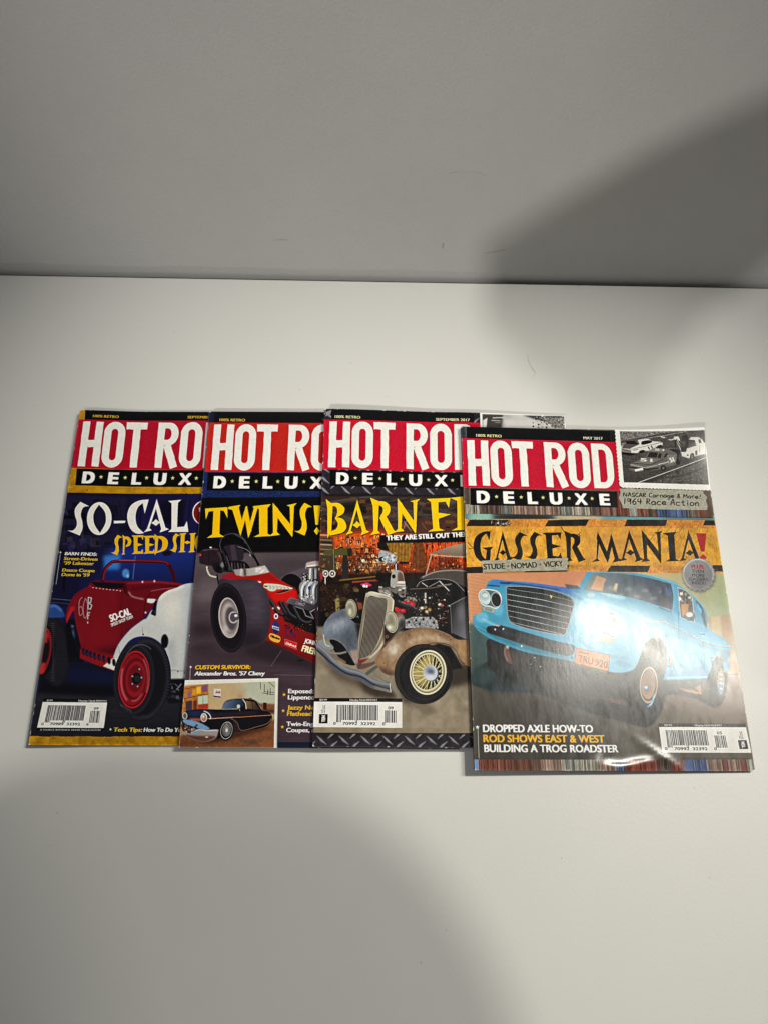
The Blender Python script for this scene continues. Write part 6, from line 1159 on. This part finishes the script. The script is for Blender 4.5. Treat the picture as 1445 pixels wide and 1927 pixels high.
def L_(p): return tuple(Vector(p) - off)
N, E = [], []
def add(p, r, prev=None):
    N.append((L_(p), r)); i = len(N) - 1
    if prev is not None: E.append((prev, i))
    return i
pel = add((.78, -.26, .15), (.14, .11)); ch = add((.66, -.22, .42), (.14, .11), pel); up = add((.52, -.16, .66), (.12, .09), ch)
nk = add((.44, -.02, .76), .05, up); hd = add((.40, .08, .82), (.065, .075), nk); tp = add((.345, .15, .845), (.065, .075), hd)
for s in (-1, 1):
    hip = add((.80, -.26 + s * .09, .02), .085, pel); kn = add((.82, -.26 + s * .10, -.32), .06, hip); an = add((.84, -.26 + s * .10, -.68), .04, kn); add((.72, -.26 + s * .11, -.725), .035, an)
def arm(pts, fingers):
    i = up
    for p, r in pts: i = add(p, r, i)
    for f in fingers:
        j = i
        for k_, p in enumerate(f): j = add(p, .0135 - .0012 * k_, j)
# the arm reaching over the table, added hand outlined to cast the upper-right shadow
arm([((.42, -.13, .76), .055), ((.20, -.01, .70), .042), ((.03, -.075, .655), .030), ((-.045, -.122, .645), (.052, .030)), ((-.110, -.172, .642), (.058, .034))],
    [[(-.155, -.160, .636), (-.158, -.178, .622), (-.132, -.186, .610)], [(-.148, -.182, .634), (-.138, -.202, .620), (-.112, -.204, .610)], [(-.134, -.206, .634), (-.116, -.226, .620), (-.094, -.220, .612)],
     [(-.110, -.214, .634), (-.092, -.230, .622), (-.078, -.215, .614)], [(-.070, -.170, .628), (-.068, -.190, .620), (-.080, -.200, .614)]])
# the other arm steadies the table edge
arm([((.56, -.30, .60), .055), ((.60, -.42, .34), .042), ((.52, -.36, .07), .028), ((.50, -.30, .022), (.040, .018))],
    [[(.475, -.26, .016), (.465, -.24, .012)], [(.492, -.255, .016), (.488, -.232, .012)], [(.51, -.255, .016), (.510, -.233, .012)], [(.527, -.262, .016), (.530, -.243, .012)], [(.470, -.30, .016), (.452, -.285, .012)]])
skin_mesh('body', N, E, m_skin, parent=root)
skin_mesh('shirt', [(L_((.78, -.26, .15)), (.155, .125)), (L_((.66, -.22, .42)), (.155, .125)), (L_((.52, -.16, .66)), (.135, .105)), (L_((.42, -.12, .755)), .065), (L_((.27, -.04, .72)), .052), (L_((.56, -.30, .60)), .066), (L_((.595, -.40, .40)), .055)], [(0, 1), (1, 2), (2, 3), (3, 4), (2, 5), (5, 6)], m_shirt, parent=root)
# brim added and sized to cast the lower-left table shadow
def lathe(name, prof, c, tilt, m, parent, ex=1.0):
    n_ = 40; vs = []; fs = []
    for r, z in prof:
        for i in range(n_):
            a = 2 * math.pi * i / n_; vs.append(Vector(L_(c)) + Matrix.Rotation(tilt, 3, 'Y') @ Vector((r * ex * math.cos(a), r * math.sin(a), z)))
    for j in range(len(prof) - 1):
        for i in range(n_): k = j * n_ + i; l = j * n_ + (i + 1) % n_; fs.append((k, l, l + n_, k + n_))
    return mesh(name, vs, fs, m, True, parent=parent)
lathe('shadow_hat', [(.001, .105), (.05, .10), (.072, .075), (.078, .01), (.102, -.002), (.104, -.006), (.078, .0), (.07, .005), (.001, .09)], (.330, .175, .865), -.10, m_hair, root, 1.10)
